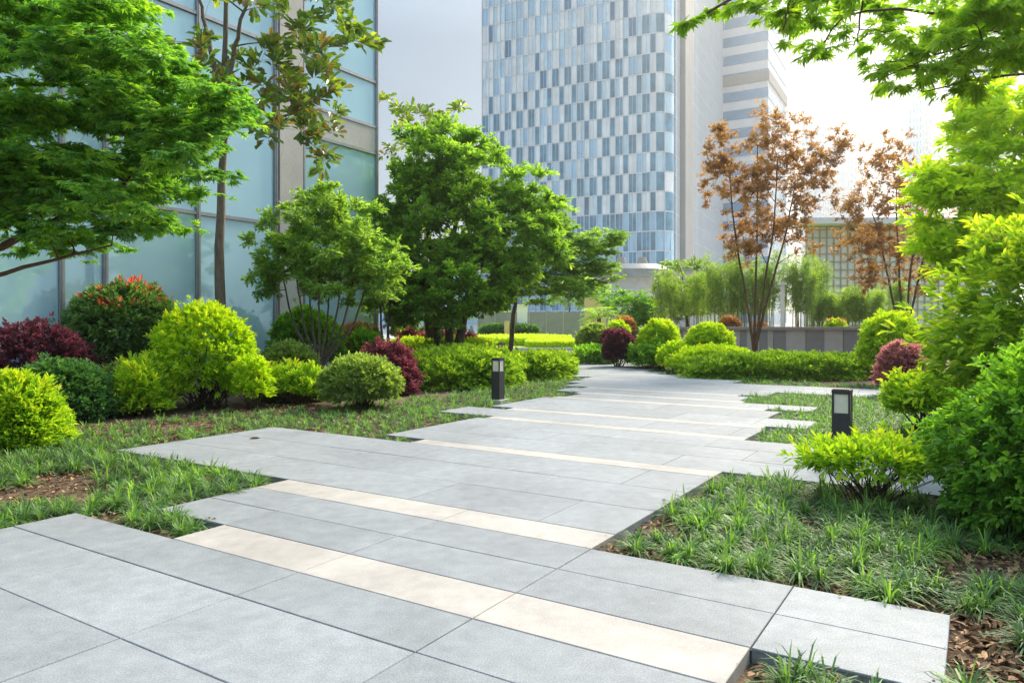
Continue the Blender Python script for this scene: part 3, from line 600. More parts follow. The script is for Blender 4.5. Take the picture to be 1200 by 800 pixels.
def block_tower(name, label, cat, u0, uc, u1, d, top, az, fh, wall, pane, wf=.5, ncol=0, side=True, zlo=0, recess=None):
    """corner at column uc; left face runs to u0, right face to u1."""
    c0 = uvd(uc, 0, d)[:2]; a_ = math.radians(az); tl = np.array((-math.cos(a_), math.sin(a_))); tr = np.array((math.sin(a_), math.cos(a_)))
    def run(u, t_):
        k = (u-600)/F_PX; return (c0[0] - k*c0[1])/(k*t_[1] - t_[0])
    wl, wr = max(abs(run(u0, tl)), 6), max(abs(run(u1, tr)), 6) if u1 > uc else 14
    wr = min(wr, 60); zt = H - (top-HZ)/F_PX*d
    t = thing(name, label, cat, (c0[0], c0[1], zlo))
    mb = MB(); cc = c0 + tl*wl/2 + tr*wr/2; mb.obox(cc, tl, tr, zlo, zt, wl/2, wr/2)
    mb.build('wall', wall, t)
    z = zlo + fh*.3; k = 0
    while z + fh*wf < zt:
        mb = MB(); e = .12
        mb.obox(cc, tl, tr, z, z+fh*wf, wl/2+e, wr/2+e)
        mb.build('window_band', pane, t); z += fh; k += 1
    for (dv, wdt, nrm) in ((tl, wl, -tr), (tr, wr, -tl)):
        for j in range(ncol + 1 if ncol else 0):
            mb = MB(); q = .4 + (wdt-.8)*j/ncol; mb.obox(c0 + dv*q, dv, nrm, zlo, zt - .1, wdt/ncol*.2, .22); mb.build('wall_pier', wall, t)
    return t
t2 = block_tower('banded_tower', 'office tower with horizontal blue window bands beside the glass tower', 'tower', 838, 900, 921, 190, -60, 30, 4.9, M['tower_white'], M['glass_band'], .52)
mb = MB(); c2 = uvd(900, 0, 190)[:2]; tl2 = np.array((-math.cos(math.radians(30)), math.sin(math.radians(30)))); tr2 = np.array((math.sin(math.radians(30)), math.cos(math.radians(30))))
mb.obox(c2 + tl2*8 + tr2*13.3, tl2, tr2, 64.5, 67.2, 8.4, 13.7); mb.build('dark_storey', M['wall_dark'], t2)
block_tower('apartment_tower', 'pale hazy tower with a stepped top behind the bronze tree', 'tower', 940, 962, 974, 330, 142, 35, 3.6, M['white_paint'], M['glass_pale'], .5, 4)
block_tower('apartment_tower', 'pale hazy tower right of its taller stepped neighbour, low flat roof', 'tower', 968, 995, 1010, 380, 158, 35, 3.6, M['white_paint'], M['glass_pale'], .5, 4)
block_tower('apartment_tower', 'white far apartment tower with window columns between the bronze and lime trees', 'tower', 1064, 1082, 1100, 360, 100, 40, 4.0, M['white_paint'], M['glass_mid'], .5, 4)
block_tower('apartment_tower', 'far bluish tower behind the overhanging maple leaves at top right', 'tower', 1122, 1175, 1210, 300, -40, 40, 4.0, M['concrete'], M['glass_mid'], .5, 5)
block_tower('office_block', 'low pale office block far off between the trees left of centre', 'building', 405, 560, 575, 150, 318, 20, 4.0, M['white_paint'], M['glass_mid'], .55)

# round podium in front of the tower
def disc(mb, c, rad, z0, z1, k=48, mi=0, rad2=None):
    a_ = np.arange(k)*2*np.pi/k; r2 = rad2 or rad
    V = [(c[0]+rad*math.cos(q), c[1]+rad*math.sin(q), z0) for q in a_] + [(c[0]+r2*math.cos(q), c[1]+r2*math.sin(q), z1) for q in a_]
    i = np.arange(k); mb.add(V, [np.stack([i, (i+1) % k, k+(i+1) % k, k+i], 1), np.arange(k, 2*k)[None], np.arange(k)[::-1][None]], mi)
pc = uvd(738, 0, 92)
pd = thing('round_pavilion', 'round grey pavilion with an overhanging curved roof at the tower foot', 'building', (pc[0], pc[1], 0))
mb = MB(); disc(mb, pc, 4.6, 0, 6.9); mb.build('drum', M['concrete'], pd)
mb = MB(); disc(mb, pc, 5.3, 7.9, 8.6, rad2=4.0); disc(mb, pc, 5.4, 6.9, 7.9, rad2=5.3); prf = mb.build('roof', M['grey_panel'], pd)
mb = MB(); disc(mb, pc, 4.66, 5.2, 5.5); disc(mb, pc, 4.66, 2.5, 2.7); mb.build('cornice', M['wall_light'], pd)
for dx in (-1.4, 1.2):
    mb = MB(); disc(mb, (pc[0]+dx, pc[1]-2), .75, 8.62, 9.5, 16, rad2=.45); mb.build('roof_vent', M['wall_cap'], pd).parent = prf
p2 = uvd(775, 0, 96)
pw = thing('low_annex', 'low grey stone annex joined to the round pavilion, sloped dark roof edge', 'building', (p2[0], p2[1], 0))
mb = MB(); mb.box((p2[0]-2.5, p2[1], 0), (p2[0]+8, p2[1]+9, 8.2)); mb.build('wall', M['wall_light'], pw)
mb = MB(); mb.box((p2[0]-3.2, p2[1]-.8, 8.2), (p2[0]+8.6, p2[1]+9.5, 8.7)); mb.build('roof', M['grey_panel'], pw)

# building with a gridded glass front behind the bamboo
gb0 = uvd(945, 0, 44); gx0, gx1 = gb0[0], uvd(1150, 0, 44)[0]
gb = thing('gridded_glass_building', 'low building with a gridded pale glass front and a flat eave behind the bamboo', 'building', (gx0, 44, 0))
mb = MB(); gq = gx0 + .9; V = [(gx0, 44.12, 0), (gx1, 44.12, 0), (gx1, 45.2, 0), (gq, 45.2, 0)]; V += [(x, y, 7.2) for x, y, _ in V]
mb.add(V, np.array([(0, 3, 2, 1), (4, 5, 6, 7), (0, 1, 5, 4), (1, 2, 6, 5), (2, 3, 7, 6), (3, 0, 4, 7)])); mb.build('glass_front', M['glass_milk'], gb)
mb = MB(); mb.box((gx0-.3, 42.9, 7.25), (gx1+.5, 45.2, 7.6)); mb.build('roof', M['white_paint'], gb)
for k in range(26):
    x = gx0 + k*(gx1-gx0)/25; mb = MB(); mb.box((x-.028, 44.02, 0), (x+.028, 44.115, 7.2)); mb.build('mullion', M['olive_paint'], gb)
for k in range(15):
    z = .3 + k*.48; mb = MB(); mb.box((gx0, 44.05, z-.022), (gx1, 44.112, z+.022)); mb.build('transom', M['olive_paint'], gb)

# retaining wall of alternating stone panels, planting bed behind it
WD = 27.0
wx = lambda u: uvd(u, 0, WD)[0]
rw = thing('retaining_wall', 'low stone retaining wall of alternating light and dark grey panels', 'wall', (wx(940), WD, 0))
ed = [770, 785, 800, 815, 830, 845, 859.5, 867.5, 875, 890, 899.5, 906, 921, 944, 966, 988, 1010, 1032, 1054, 1076, 1100]
for k in range(len(ed)-1):
    mb = MB(); j = .004; mb.box((wx(ed[k])+j, WD - (.02 if k % 2 else 0), -.1), (wx(ed[k+1])-j, WD+.35, 1.14)); mb.build('panel', M['wall_dark'] if k % 2 else M['wall_light'], rw)
mb = MB(); mb.box((wx(768), WD-.08, 1.145), (wx(1102), WD+.42, 1.26)); mb.build('coping', M['wall_cap'], rw)
mb = MB(); mb.box((wx(772), WD+.36, -.1), (wx(1100), 41.5, 1.08)); props(mb.build('raised_bed', M['soil']), kind='structure')

# street furniture
def bollard(loc, label, rz=-YAW):
    t = thing('bollard_light', label, 'bollard', loc, 'square bollard lights along the path', rz); s = .087; h = .75
    c = np.array(loc)
    X1, Y1 = np.array((math.cos(rz), math.sin(rz))), np.array((-math.sin(rz), math.cos(rz)))
    mb = MB(); mb.obox(c, X1, Y1, c[2], c[2]+.50, s, s); mb.build('post', M['dark_metal'], t)
    mb = MB(); mb.obox(c, X1, Y1, c[2]+.715, c[2]+.75, s+.002, s+.002); mb.obox(c, X1, Y1, c[2]+.75, c[2]+.756, s-.012, s-.012); mb.build('cap', M['dark_metal'], t)
    mb = MB()
    for sx in (-1, 1):
        for sy in (-1, 1): mb.obox(c[:2] + X1*sx*(s-.010) + Y1*sy*(s-.010), X1, Y1, c[2]+.5, c[2]+.715, .0098, .0098)
    for z in (.5, .705):
        for ax_, ay_ in ((X1, Y1), (Y1, X1)):
            for sg in (-1, 1): mb.obox(c[:2] + ay_*sg*(s-.008), ax_, ay_, c[2]+z, c[2]+z+.010, s-.0205, .0065)
    fr = mb.build('lamp_frame', M['dark_metal'], t)
    for ax_, ay_ in ((X1, Y1), (Y1, X1)):
        for sg in (-1, 1):
            mb = MB(); mb.obox(c[:2] + ay_*sg*(s-.014), ax_, ay_, c[2]+.511, c[2]+.704, s-.021, .003); mb.build('lamp_pane', M['pane_cream'], t).parent = fr
    mb = MB(); mb.obox(c, X1, Y1, c[2]-.09, c[2]-.002, s+.07, s+.07); mb.build('footing', M['concrete'], t)
    return t
bollard((*ab(-7.37, 11.12)[:2], 0.01), 'dark square bollard light at the left path edge in front of the green hedge')
bollard((*uvd(987, 0, 7.5)[:2], -.03), 'large dark square bollard light behind the yellow-green shrub on the right')
bollard((*uvd(1030, 0, 17.2)[:2], -.03), 'small dark bollard light beside the pinkish purple bush on the right')
bollard((*uvd(587.5, 0, 24.5)[:2], -.02), 'tiny far bollard light peeping over the back of the left hedge')
def post(name, label, cat, u0, u1, vt, d, mat, zb, depth=.2, cap=None):
    a_, b_ = uvd(u0, vt, d), uvd(u1, vt, d); t = thing(name, label, cat, ((a_[0]+b_[0])/2, d, zb))
    mb = MB(); mb.box((a_[0], d-depth/2, zb), (b_[0], d+depth/2, a_[2])); mb.build('shaft', mat, t)
    if cap: mb = MB(); mb.box((a_[0]-cap, d-depth/2-cap, a_[2]), (b_[0]+cap, d+depth/2+cap, a_[2]+.09)); mb.build('cap', mat, t)
    return t
post('lamp_post', 'slim white post rising from the raised bed in front of the bamboo', 'lamp post', 915.3, 918.8, 334, 28.2, M['white_paint'], 1.05, .12, .06)
post('pillar', 'white pillar behind the far lawn left of centre', 'pillar', 606, 618, 358, 57, M['white_paint'], .05, .8, .1)
post('pillar', 'tan rendered gate pillar beyond the road right of centre', 'pillar', 686, 709, 349, 50, M['tan'], .05, 1.2)
post('marker_post', 'short tan post standing on the far lawn beside the white pillar', 'post', 591, 597, 376, 55, M['tan'], .05, .3)
hb = thing('site_hoarding', 'grey panel hoarding behind the far lawn between the pillars', 'fence', (uvd(650, 0, 60)[0], 60, 0))
hx = np.linspace(uvd(560, 0, 60)[0], uvd(740, 0, 60)[0], 10)
for k in range(9):
    mb = MB(); mb.box((hx[k]+.02, 59.97, .05), (hx[k+1]-.02, 60.03, 2.3)); mb.build('panel', M['grey_panel'], hb)
    mb = MB(); mb.box((hx[k]-.05, 59.9, 0), (hx[k]+.05, 59.965, 2.45)); mb.build('post', M['frame'], hb)

# ------------------------------------------------------------------ shrubs, left side
BALL = 'clipped round shrubs'
S = shrub
S('lime_shrub', 'yellow-green leafy shrub at the left edge, nearest the camera on the left', 'shrub', (-50, 82, 437, 524, 8.5), 'bush_yellow', n=1500, m=10, L=.065, W=.026, p=2.2, low=-.1, lump=.10, up=.5)
S('green_mound', 'deep green rounded shrub in front of the dark purple bush', 'shrub', (4, 136, 418, 490, 11), 'bush_deep', n=2400, m=10, L=.05, W=.022, p=2.1, low=-.25, lump=.05)
S('purple_bush', 'dark purple leaved bush at the left edge behind the deep green mound', 'shrub', (-24, 111, 374, 468, 12.8), 'purple', n=1900, m=10, L=.055, W=.026, low=-.35, lump=.11, fuzz=.08, up=.4)
S('photinia_ball', 'round shrub with red young leaves on top of dark green foliage', 'shrub', (79, 209, 326, 424, 14.3), 'photinia', n=2600, m=9, L=.075, W=.034, low=-.5, lump=.05, tips=('red', 90, .13), stems=34, stem_r=.022, inner=.3)
S('lime_ball', 'large bright lime topiary ball left of the multi-stemmed small tree', 'shrub', (177, 301, 350, 456, 12.6), 'bush_lime', n=3000, m=11, L=.052, W=.022, low=-.5, lump=.06, lf=3.5, stems=36, stem_r=.016, up=.35, tint_z=.5)
S('leafy_shrub', 'low loose shrub with yellow tips between the deep green mound and the lime ball', 'shrub', (116, 208, 420, 478, 11.7), 'bush_yellow', n=620, m=9, L=.085, W=.03, low=-.1, lump=.22, fuzz=.12, up=.7, inner=.5)
S('leafy_shrub', 'low yellow-green band of leaves in front of the small tree trunk', 'shrub', (292, 402, 428, 462, 13.0), 'bush_yellow', n=620, m=9, L=.075, W=.03, low=-.1, lump=.22, fuzz=.12, up=.6, hy=.4, inner=.4, stems=40)
S('lime_shrub', 'small lime sprout clump at the lower right foot of the lime ball', 'shrub', (270, 318, 416, 462, 12.2), 'bush_lime', n=330, m=9, L=.06, W=.024, low=-.2, lump=.2, fuzz=.12, up=.5)
S('olive_shrub', 'dull olive undergrowth between the red-tipped shrub and the lime ball', 'shrub', (96, 196, 424, 470, 13.1), 'bush_grey', n=1000, m=9, L=.06, W=.026, low=-.2, lump=.16, fuzz=.1, up=.4, hy=.5)
S('olive_shrub', 'dull olive undergrowth behind the yellow-green band at the small tree foot', 'shrub', (300, 392, 432, 470, 13.8), 'bush_grey', n=1000, m=9, L=.06, W=.026, low=-.2, lump=.16, fuzz=.1, up=.4, hy=.45)
S('grey_green_shrub', 'dull grey-green low shrub behind the yellow-green band left of the trunk', 'shrub', (298, 374, 398, 445, 14.8), 'bush_grey', n=1100, m=9, L=.06, W=.026, low=-.2, lump=.1)
S('green_ball', 'green ball shrub behind the stems of the small tree', 'shrub', (314, 404, 359, 425, 17.6), 'bush_green', n=1900, m=9, L=.07, W=.03, low=-.5, lump=.08, up=.3, group=BALL)
S('olive_shrub', 'rounded pale olive shrub on short twiggy stems by the grass edge', 'shrub', (374, 470, 413, 467, 12.3), 'bush_grey', n=1900, m=9, L=.05, W=.021, low=-.45, lump=.08, stems=60, stem_r=.009, base=(*uvd(424, 0, 12.3)[:2], -.06))
S('magenta_bush', 'bright magenta leaved bush between the olive shrub and the green hedge', 'shrub', (412, 491, 400, 458, 15), 'magenta', n=1500, m=10, L=.062, W=.028, low=-.3, lump=.14, fuzz=.09, up=.3)
S('clipped_hedge', 'wide bright green clipped hedge behind the left path bollard', 'hedge', (470, 612, 404, 455, 17.4), 'bush_hedge', n=5200, m=9, L=.072, W=.032, p=2.7, low=-.45, lump=.09, lf=4, hy=1.7, rz=-.1, stems=50)
S('clipped_hedge', 'shorter darker green hedge block at the end of the left bed', 'hedge', (600, 671, 410, 445, 19.6), 'bush_hedge', n=2600, m=9, L=.075, W=.033, p=3.5, low=-.5, lump=.06, lf=4, hy=1.3, rz=-.35, stems=40)
S('low_hedge', 'pale green low hedge behind the wide green hedge under the trees', 'hedge', (455, 580, 395, 418, 22.5), 'bush_yellow', n=1800, m=8, L=.09, W=.04, p=4, low=-.4, hy=1.6, lump=.06)
S('red_shrub', 'dark red round shrub far left of the big tree trunks', 'shrub', (465, 492, 381, 406, 24), 'magenta', n=520, m=9, L=.085, W=.038, low=-.4)
S('red_shrub', 'low red hedge around the foot of the big tree trunks', 'hedge', (489, 563, 386, 410, 23), 'magenta', n=900, m=9, L=.08, W=.036, low=-.3, p=3, hy=.9)
S('rust_shrub', 'rusty orange low hedge by the glass building corner', 'hedge', (392, 447, 379, 408, 20.5), 'rust', n=900, m=9, L=.08, W=.034, low=-.3, p=3, lump=.1)
S('leafy_shrub', 'fresh green spiky shrub behind the magenta bush', 'shrub', (408, 452, 386, 420, 18.2), 'bush_green', n=600, m=9, L=.10, W=.03, low=-.3, lump=.18, up=.5)
S('green_ball', 'dark green small ball shrub far behind the wide hedge', 'shrub', (484, 520, 381, 402, 27), 'bush_deep', n=600, m=9, L=.09, W=.04, low=-.4, group=BALL)
S('purple_bush', 'tiny purple ball shrub in the gap right of the glass building', 'shrub', (458, 478, 380, 392, 38), 'purple', n=300, m=8, L=.14, W=.06, low=-.3)

# right side
S('twiggy_shrub', 'yellow-green shrub on bare thin stems in front of the large bollard light', 'shrub', (948, 1092, 508, 552, 5.8), 'bush_yellow', n=330, m=10, L=.058, W=.021, p=2.6, low=-.35, lump=.18, fuzz=.16, up=.25, stems=70, stem_r=.006, inner=.3, hy=.38, tint_z=.3)
S('leafy_shrub', 'big fresh green shrub at the right edge nearest the camera', 'shrub', (1108, 1395, 395, 630, 4.9), 'bush_green', n=1900, m=9, L=.052, W=.027, low=-.65, lump=.15, fuzz=.12, up=.1, stems=70, stem_r=.009, inner=.55, hy=.62, tint_z=.3)
S('broadleaf_shrub', 'tall glossy broadleaf shrub at the right edge with a few orange and yellow leaves', 'shrub', (1108, 1460, 218, 510, 6.7), 'bush_fresh', n=2100, m=8, L=.092, W=.038, low=-.8, lump=.16, fuzz=.12, up=.15, stems=50, stem_r=.014, inner=.45, tips=('amber', 22, .10), hy=.9)
S('pink_bush', 'pinkish purple bush under the lime ball on the right', 'shrub', (1027, 1086, 399, 448, 14.2), 'pink', n=1200, m=9, L=.06, W=.027, low=-.4, lump=.12)
S('lime_ball', 'big lime ball at the right end of the stone wall', 'shrub', (1007, 1082, 362, 428, 17.0), 'bush_lime', n=1900, m=10, L=.07, W=.028, low=-.5, lump=.1)
S('lime_shrub', 'spreading yellow-green low shrub right of the large bollard light', 'shrub', (1036, 1135, 436, 480, 9.4), 'bush_yellow', n=800, m=9, L=.065, W=.028, low=-.2, lump=.2, fuzz=.1, up=.3)
S('clipped_hedge', 'long low green hedge in front of the stone wall', 'hedge', (806, 1024, 413, 446, 19.2), 'bush_hedge', n=4200, m=9, L=.085, W=.034, p=3.4, low=-.5, lump=.13, lf=7, hy=.8, rz=.04, stems=70, tint_z=.2)
S('lime_ball', 'bright yellow-green ball shrub left of the bronze tree trunk', 'shrub', (803, 860, 377, 418, 21.5), 'bush_lime', n=1500, m=9, L=.075, W=.032, low=-.5, lump=.06)
S('lime_ball', 'bright yellow ball shrub right of the round purple bush', 'shrub', (748, 797, 373, 414, 23), 'bush_lime', n=1400, m=9, L=.08, W=.034, low=-.5, lump=.1)
S('lime_ball', 'dull green ball shrub at the far left end of the right-hand bed', 'shrub', (675, 720, 378, 409, 28), 'bush_grey', n=1200, m=9, L=.09, W=.04, low=-.45, lump=.06)
S('purple_ball', 'round purple bush at the bend of the path', 'shrub', (706, 746, 385, 420, 23.5), 'purple', n=1100, m=9, L=.075, W=.034, low=-.5, lump=.07, tint_z=.6)
S('purple_ball', 'smaller purple bush tucked behind the round purple bush', 'shrub', (703, 733, 384, 408, 26), 'purple', n=600, m=9, L=.085, W=.038, low=-.4)
S('low_hedge', 'low green hedge at the far left end of the right-hand bed', 'hedge', (672, 722, 404, 422, 26), 'bush_green', n=900, m=8, L=.09, W=.04, low=-.4, p=3.5, hy=1.2)
S('low_hedge', 'low green hedge between the purple bush and the yellow mound', 'hedge', (735, 790, 400, 424, 23), 'bush_green', n=1000, m=8, L=.085, W=.038, low=-.4, p=3, hy=1.0)
S('lime_shrub', 'yellow-green low mound below the yellow ball shrub', 'shrub', (770, 815, 400, 428, 21.3), 'bush_lime', n=800, m=9, L=.08, W=.034, low=-.3, lump=.12)
S('lime_shrub', 'yellow low hedge below the lime ball left of the bronze tree', 'hedge', (790, 884, 405, 433, 20.3), 'bush_lime', n=1500, m=9, L=.08, W=.034, low=-.4, p=3, lump=.12, hy=.8)
S('pink_bush', 'pale pinkish ball shrub on the raised bed left of the white post', 'shrub', (843, 867, 370, 386, 28.6), 'rust', n=420, m=8, L=.1, W=.045, low=-.2, ground=1.05, stems=8)
S('rust_shrub', 'small orange shrub on the raised bed behind the bronze tree trunk', 'shrub', (880, 900, 377, 387, 28.4), 'rust', n=260, m=8, L=.09, W=.04, low=-.2, ground=1.05, stems=8)
S('green_ball', 'small lime and rust ball shrub on the raised bed right of the white post', 'shrub', (966, 991, 374, 386, 28.5), 'bush_lime', n=360, m=8, L=.09, W=.04, low=-.2, ground=1.05, stems=8, tips=('rust', 40, .12), group=BALL)
S('rust_shrub', 'orange tipped shrub before the dark green tree at the end of the path', 'shrub', (718, 745, 370, 388, 33), 'rust', n=420, m=8, L=.11, W=.05, low=-.3)
S('lime_shrub', 'yellow-green shrub below the orange tipped shrub at the end of the path', 'shrub', (710, 738, 376, 396, 31), 'bush_lime', n=420, m=8, L=.11, W=.05, low=-.3)
S('clipped_hedge', 'far dark green hedge strip behind the lawn by the white pillar', 'hedge', (562, 630, 380, 392, 56), 'bush_deep', n=900, m=7, L=.18, W=.09, low=-.3, p=4, hy=.6, stems=0)

# ------------------------------------------------------------------ trees
def pts(d, *uv): return [uvd(u, v, d) for u, v in uv]
T = tree
def crown(u, v, d, ru, rv, w_=1.0, rd=None):
    k = d/F_PX; return (uvd(u, v, d), np.array((ru*k, (rd if rd else ru)*k, rv*k)), w_)
# big trees in the middle distance
b0 = gnd(520, 437, -.05); D0 = b0[1]
T('broadleaf_tree', 'big dense green tree with clustered trunks behind the green hedge', 'tree', b0,
  [[b0 + np.array((dx, dy, 0)), uvd(520 + q*1.2, 330, D0 + dy), uvd(520 + q*2.4, 230, D0 + dy*2)] for dx, dy, q in ((-.12, 0, -9), (.14, .1, 6), (.3, -.25, 26), (-.2, .3, -22))],
  [crown(520, 250, D0, 78, 64, 1.1), crown(515, 195, D0, 56, 50, 1.0), crown(562, 215, D0, 56, 58, .9), crown(600, 280, D0-.6, 68, 54, 1.2), crown(485, 305, D0-.3, 46, 56, .9), crown(545, 330, D0-.8, 78, 44, .9), crown(466, 250, D0, 26, 52, .45), crown(470, 348, D0-.3, 36, 36, .5), crown(520, 352, D0-1.0, 60, 30, .6), crown(625, 240, D0-.3, 34, 36, .4)], 'tree',
  clusters=410, twigs=8, m=11, L=.125, W=.052, r0=.15, cl=.48, flatten=.75, shell=.6, tint0=.45, tz=.35)
b1 = gnd(598, 431, -.05); D1 = b1[1]
T('maple_tree', 'smaller tree with a slim trunk and feathery layers reaching right, beside the big tree', 'tree', b1,
  [[b1, uvd(600, 385, D1), uvd(606, 340, D1), uvd(622, 280, D1)]],
  [crown(612, 318, D1-.3, 50, 44, 1.0), crown(645, 285, D1, 45, 38, .8), crown(672, 305, D1, 40, 26, .9), crown(692, 285, D1, 38, 16, .6), crown(665, 330, D1-.2, 40, 20, .7), crown(612, 342, D1-.5, 50, 20, .8), crown(705, 318, D1, 22, 13, .3), crown(650, 245, D1, 22, 22, .4)], 'treepale',
  clusters=170, twigs=8, m=9, L=.10, W=.038, r0=.10, cl=.48, flatten=.35, shell=.4, tint0=.42, up=.0)
# magnolia showing above the big tree
r = rng(); D2 = 25.0; b2 = gnd(500, 428, -.05)
fx = [uvd(u + q[0]*3, v + q[1]*3, D2 + q[2]*.5) for u, v in ((455, 118), (466, 126), (478, 133), (492, 128), (505, 140), (520, 146), (538, 126), (462, 176), (474, 168), (484, 150), (498, 156), (512, 132), (470, 146), (490, 172)) for q in r.normal(size=(2, 3))]
T('magnolia_tree', 'tall magnolia whose sparse olive leaf tips rise above the big green tree', 'tree', b2, [[b2, uvd(500, 300, D2), uvd(495, 170, D2)]], None, 'magnolia', fixed=fx, twigs=4, m=7, L=.22, W=.095, r0=.12, kind='round', cl=.35, sprig_per=1, spread=1.0, up=.2, bark='bark_pale', tint0=.6)
# multi-stemmed small tree
b3 = gnd(374, 456, -.05); D3 = b3[1]
T('multi_stem_tree', 'small multi-stemmed tree with airy pale green crown in the left bed', 'tree', b3,
  [[b3, uvd(374 + a_*.08, 425, D3), uvd(374 + a_*.6, 385, D3 + q), uvd(374 + a_, 300, D3 + q*2)] for a_, q in ((-48, .1), (-30, -.25), (-14, .3), (0, -.1), (14, .3), (30, -.3), (46, .1), (66, 0))],
  [crown(385, 285, D3, 78, 52, 1.3), crown(380, 248, D3, 50, 34, .8), crown(440, 310, D3-.2, 48, 44, .9), crown(330, 295, D3, 40, 36, .6), crown(400, 330, D3-.2, 82, 26, .6), crown(308, 325, D3-.1, 18, 22, .2)], 'treepale',
  clusters=185, twigs=8, m=8, L=.092, W=.038, r0=.045, cl=.33, flatten=.75, shell=.35, bark='bark_pale', tint0=.55, limb_r=.010)
# magnolia with a tall straight trunk on the left
D4 = 14.4; b4 = np.array((*uvd(258, 0, D4)[:2], -.08)); r = rng()
MP = [(330, 15), (350, 30), (370, 20), (385, 5), (402, 15), (412, 38), (396, 55), (374, 62), (352, 62), (340, 82), (421, 46), (300, 10), (288, -8), (360, -5), (410, -10), (330, -20), (290, 74), (305, 92), (322, 112), (336, 122), (352, 122), (366, 132), (376, 108), (340, 97), (356, 152), (371, 167), (379, 188), (386, 142), (232, 76), (214, 96), (240, 48), (258, 86), (274, 102), (198, 62), (188, 104), (280, 132), (300, 142), (322, 158), (250, -15), (220, -20), (318, 45), (385, 80), (346, 135), (330, 75), (310, 60), (365, 45), (372, 90), (384, 100), (300, 120), (225, 125), (250, 110)]
fx = [uvd(u + q[0]*6, v + q[1]*6, D4 - .3 + q[2]*.7) for u, v in MP for q in r.normal(size=(3, 3))]
T('magnolia_tree', 'magnolia with a tall straight trunk and large olive leaves before the glass building', 'tree', b4,
  [[b4, uvd(258, 360, D4), uvd(259, 230, D4), uvd(262, 100, D4), uvd(266, -40, D4)], [uvd(259, 120, D4), uvd(250, 70, D4), uvd(236, 10, D4), uvd(226, -40, D4)], [uvd(262, 120, D4), uvd(272, 60, D4), uvd(285, 20, D4), uvd(300, -30, D4)]],
  None, 'magnolia', fixed=fx, twigs=2, m=9, L=.20, W=.092, r0=.125, kind='round', cl=.24, sprig_per=1, spread=.95, up=.35, bark='bark_pale', tint0=.44, limb_r=.014)
# Japanese maple hanging in from the left
r = rng(); foot = np.array((-6.6, 5.6, -.08)); fx = []
poly = [(-60, -40, 9), (0, 0, 9), (60, 10, 9), (120, 15, 9), (170, 20, 7), (30, 60, 9), (90, 70, 9), (150, 75, 9), (200, 70, 6), (215, 110, 6), (265, 112, 6), (250, 140, 8), (210, 150, 9), (160, 130, 9), (110, 130, 9), (50, 130, 9), (0, 120, 9), (-40, 180, 9), (20, 190, 9), (80, 190, 9), (140, 190, 9), (190, 190, 8), (235, 175, 5), (30, 235, 8), (90, 240, 8), (150, 232, 8), (200, 232, 6), (225, 215, 4), (-20, 250, 7), (60, 270, 4), (110, 278, 4), (160, 268, 4), (205, 262, 3), (60, 292, 1), (130, 290, 2), (20, 150, 8), (180, 105, 7), (280, 122, 3), (285, 138, 2)]
for u, v, k in poly:
    for q in range(k + (k > 5)*2): fx.append(uvd(u - 28 + r.normal()*20, v + r.normal()*14, r.uniform(5.2, 8.0)))
T('japanese_maple', 'feathery Japanese maple with bright green layered foliage at top left', 'tree', foot,
  [[foot, foot + (.5, .1, 1.2), uvd(-120, 330, 6.2), uvd(0, 290, 6.2), uvd(60, 262, 6.3), uvd(150, 215, 6.4)], [foot + (.3, .05, .8), uvd(-100, 350, 6.0), uvd(0, 322, 5.9), uvd(60, 305, 6.0), uvd(130, 288, 6.2)], [foot + (.5, .1, 1.2), uvd(-180, 200, 6.6), uvd(-40, 90, 6.6), uvd(100, 40, 6.6)]],
  None, 'maple', fixed=fx, twigs=9, m=7, L=.058, W=.017, r0=.06, kind='palm5', cl=.34, flatten=.32, sprig_per=3, spread=1.0, up=-.05, bark='bark_red', tint0=.45, limb_r=.006, droop=.3, tz=.2)
# maple overhead at top right
r = rng(); foot = np.array((4.6, 3.4, -.08)); fx = []
poly = [(815, 28, 1), (832, 18, 2), (850, 6, 3), (880, 0, 4), (905, 12, 6), (930, 10, 6), (920, 30, 5), (945, 25, 5), (962, 40, 3), (955, 65, 2), (948, 82, 1), (985, 20, 4), (1000, 45, 3), (1008, 60, 2), (1030, 15, 3), (1055, 8, 2), (1040, 30, 2), (900, -15, 5), (960, -10, 5), (1020, -12, 4), (1030, 92, 2), (1050, 82, 3), (1075, 68, 4), (1100, 55, 5), (1125, 45, 6), (1150, 35, 6), (1180, 25, 7), (1100, 88, 3), (1085, 100, 2), (1130, 78, 5), (1160, 65, 6), (1190, 60, 6), (1150, 10, 6), (1190, -5, 6), (1115, 20, 4), (1180, 90, 3), (1140, 100, 2), (1075, 112, 1)]
for u, v, k in poly:
    for q in range(max(1, int(k*(.62 if u < 1010 else 1.0)))): fx.append(uvd(u + r.normal()*9, v - 8 + r.normal()*7, r.uniform(3.3, 4.3)))
q0 = foot + (0, 0, 1.3)
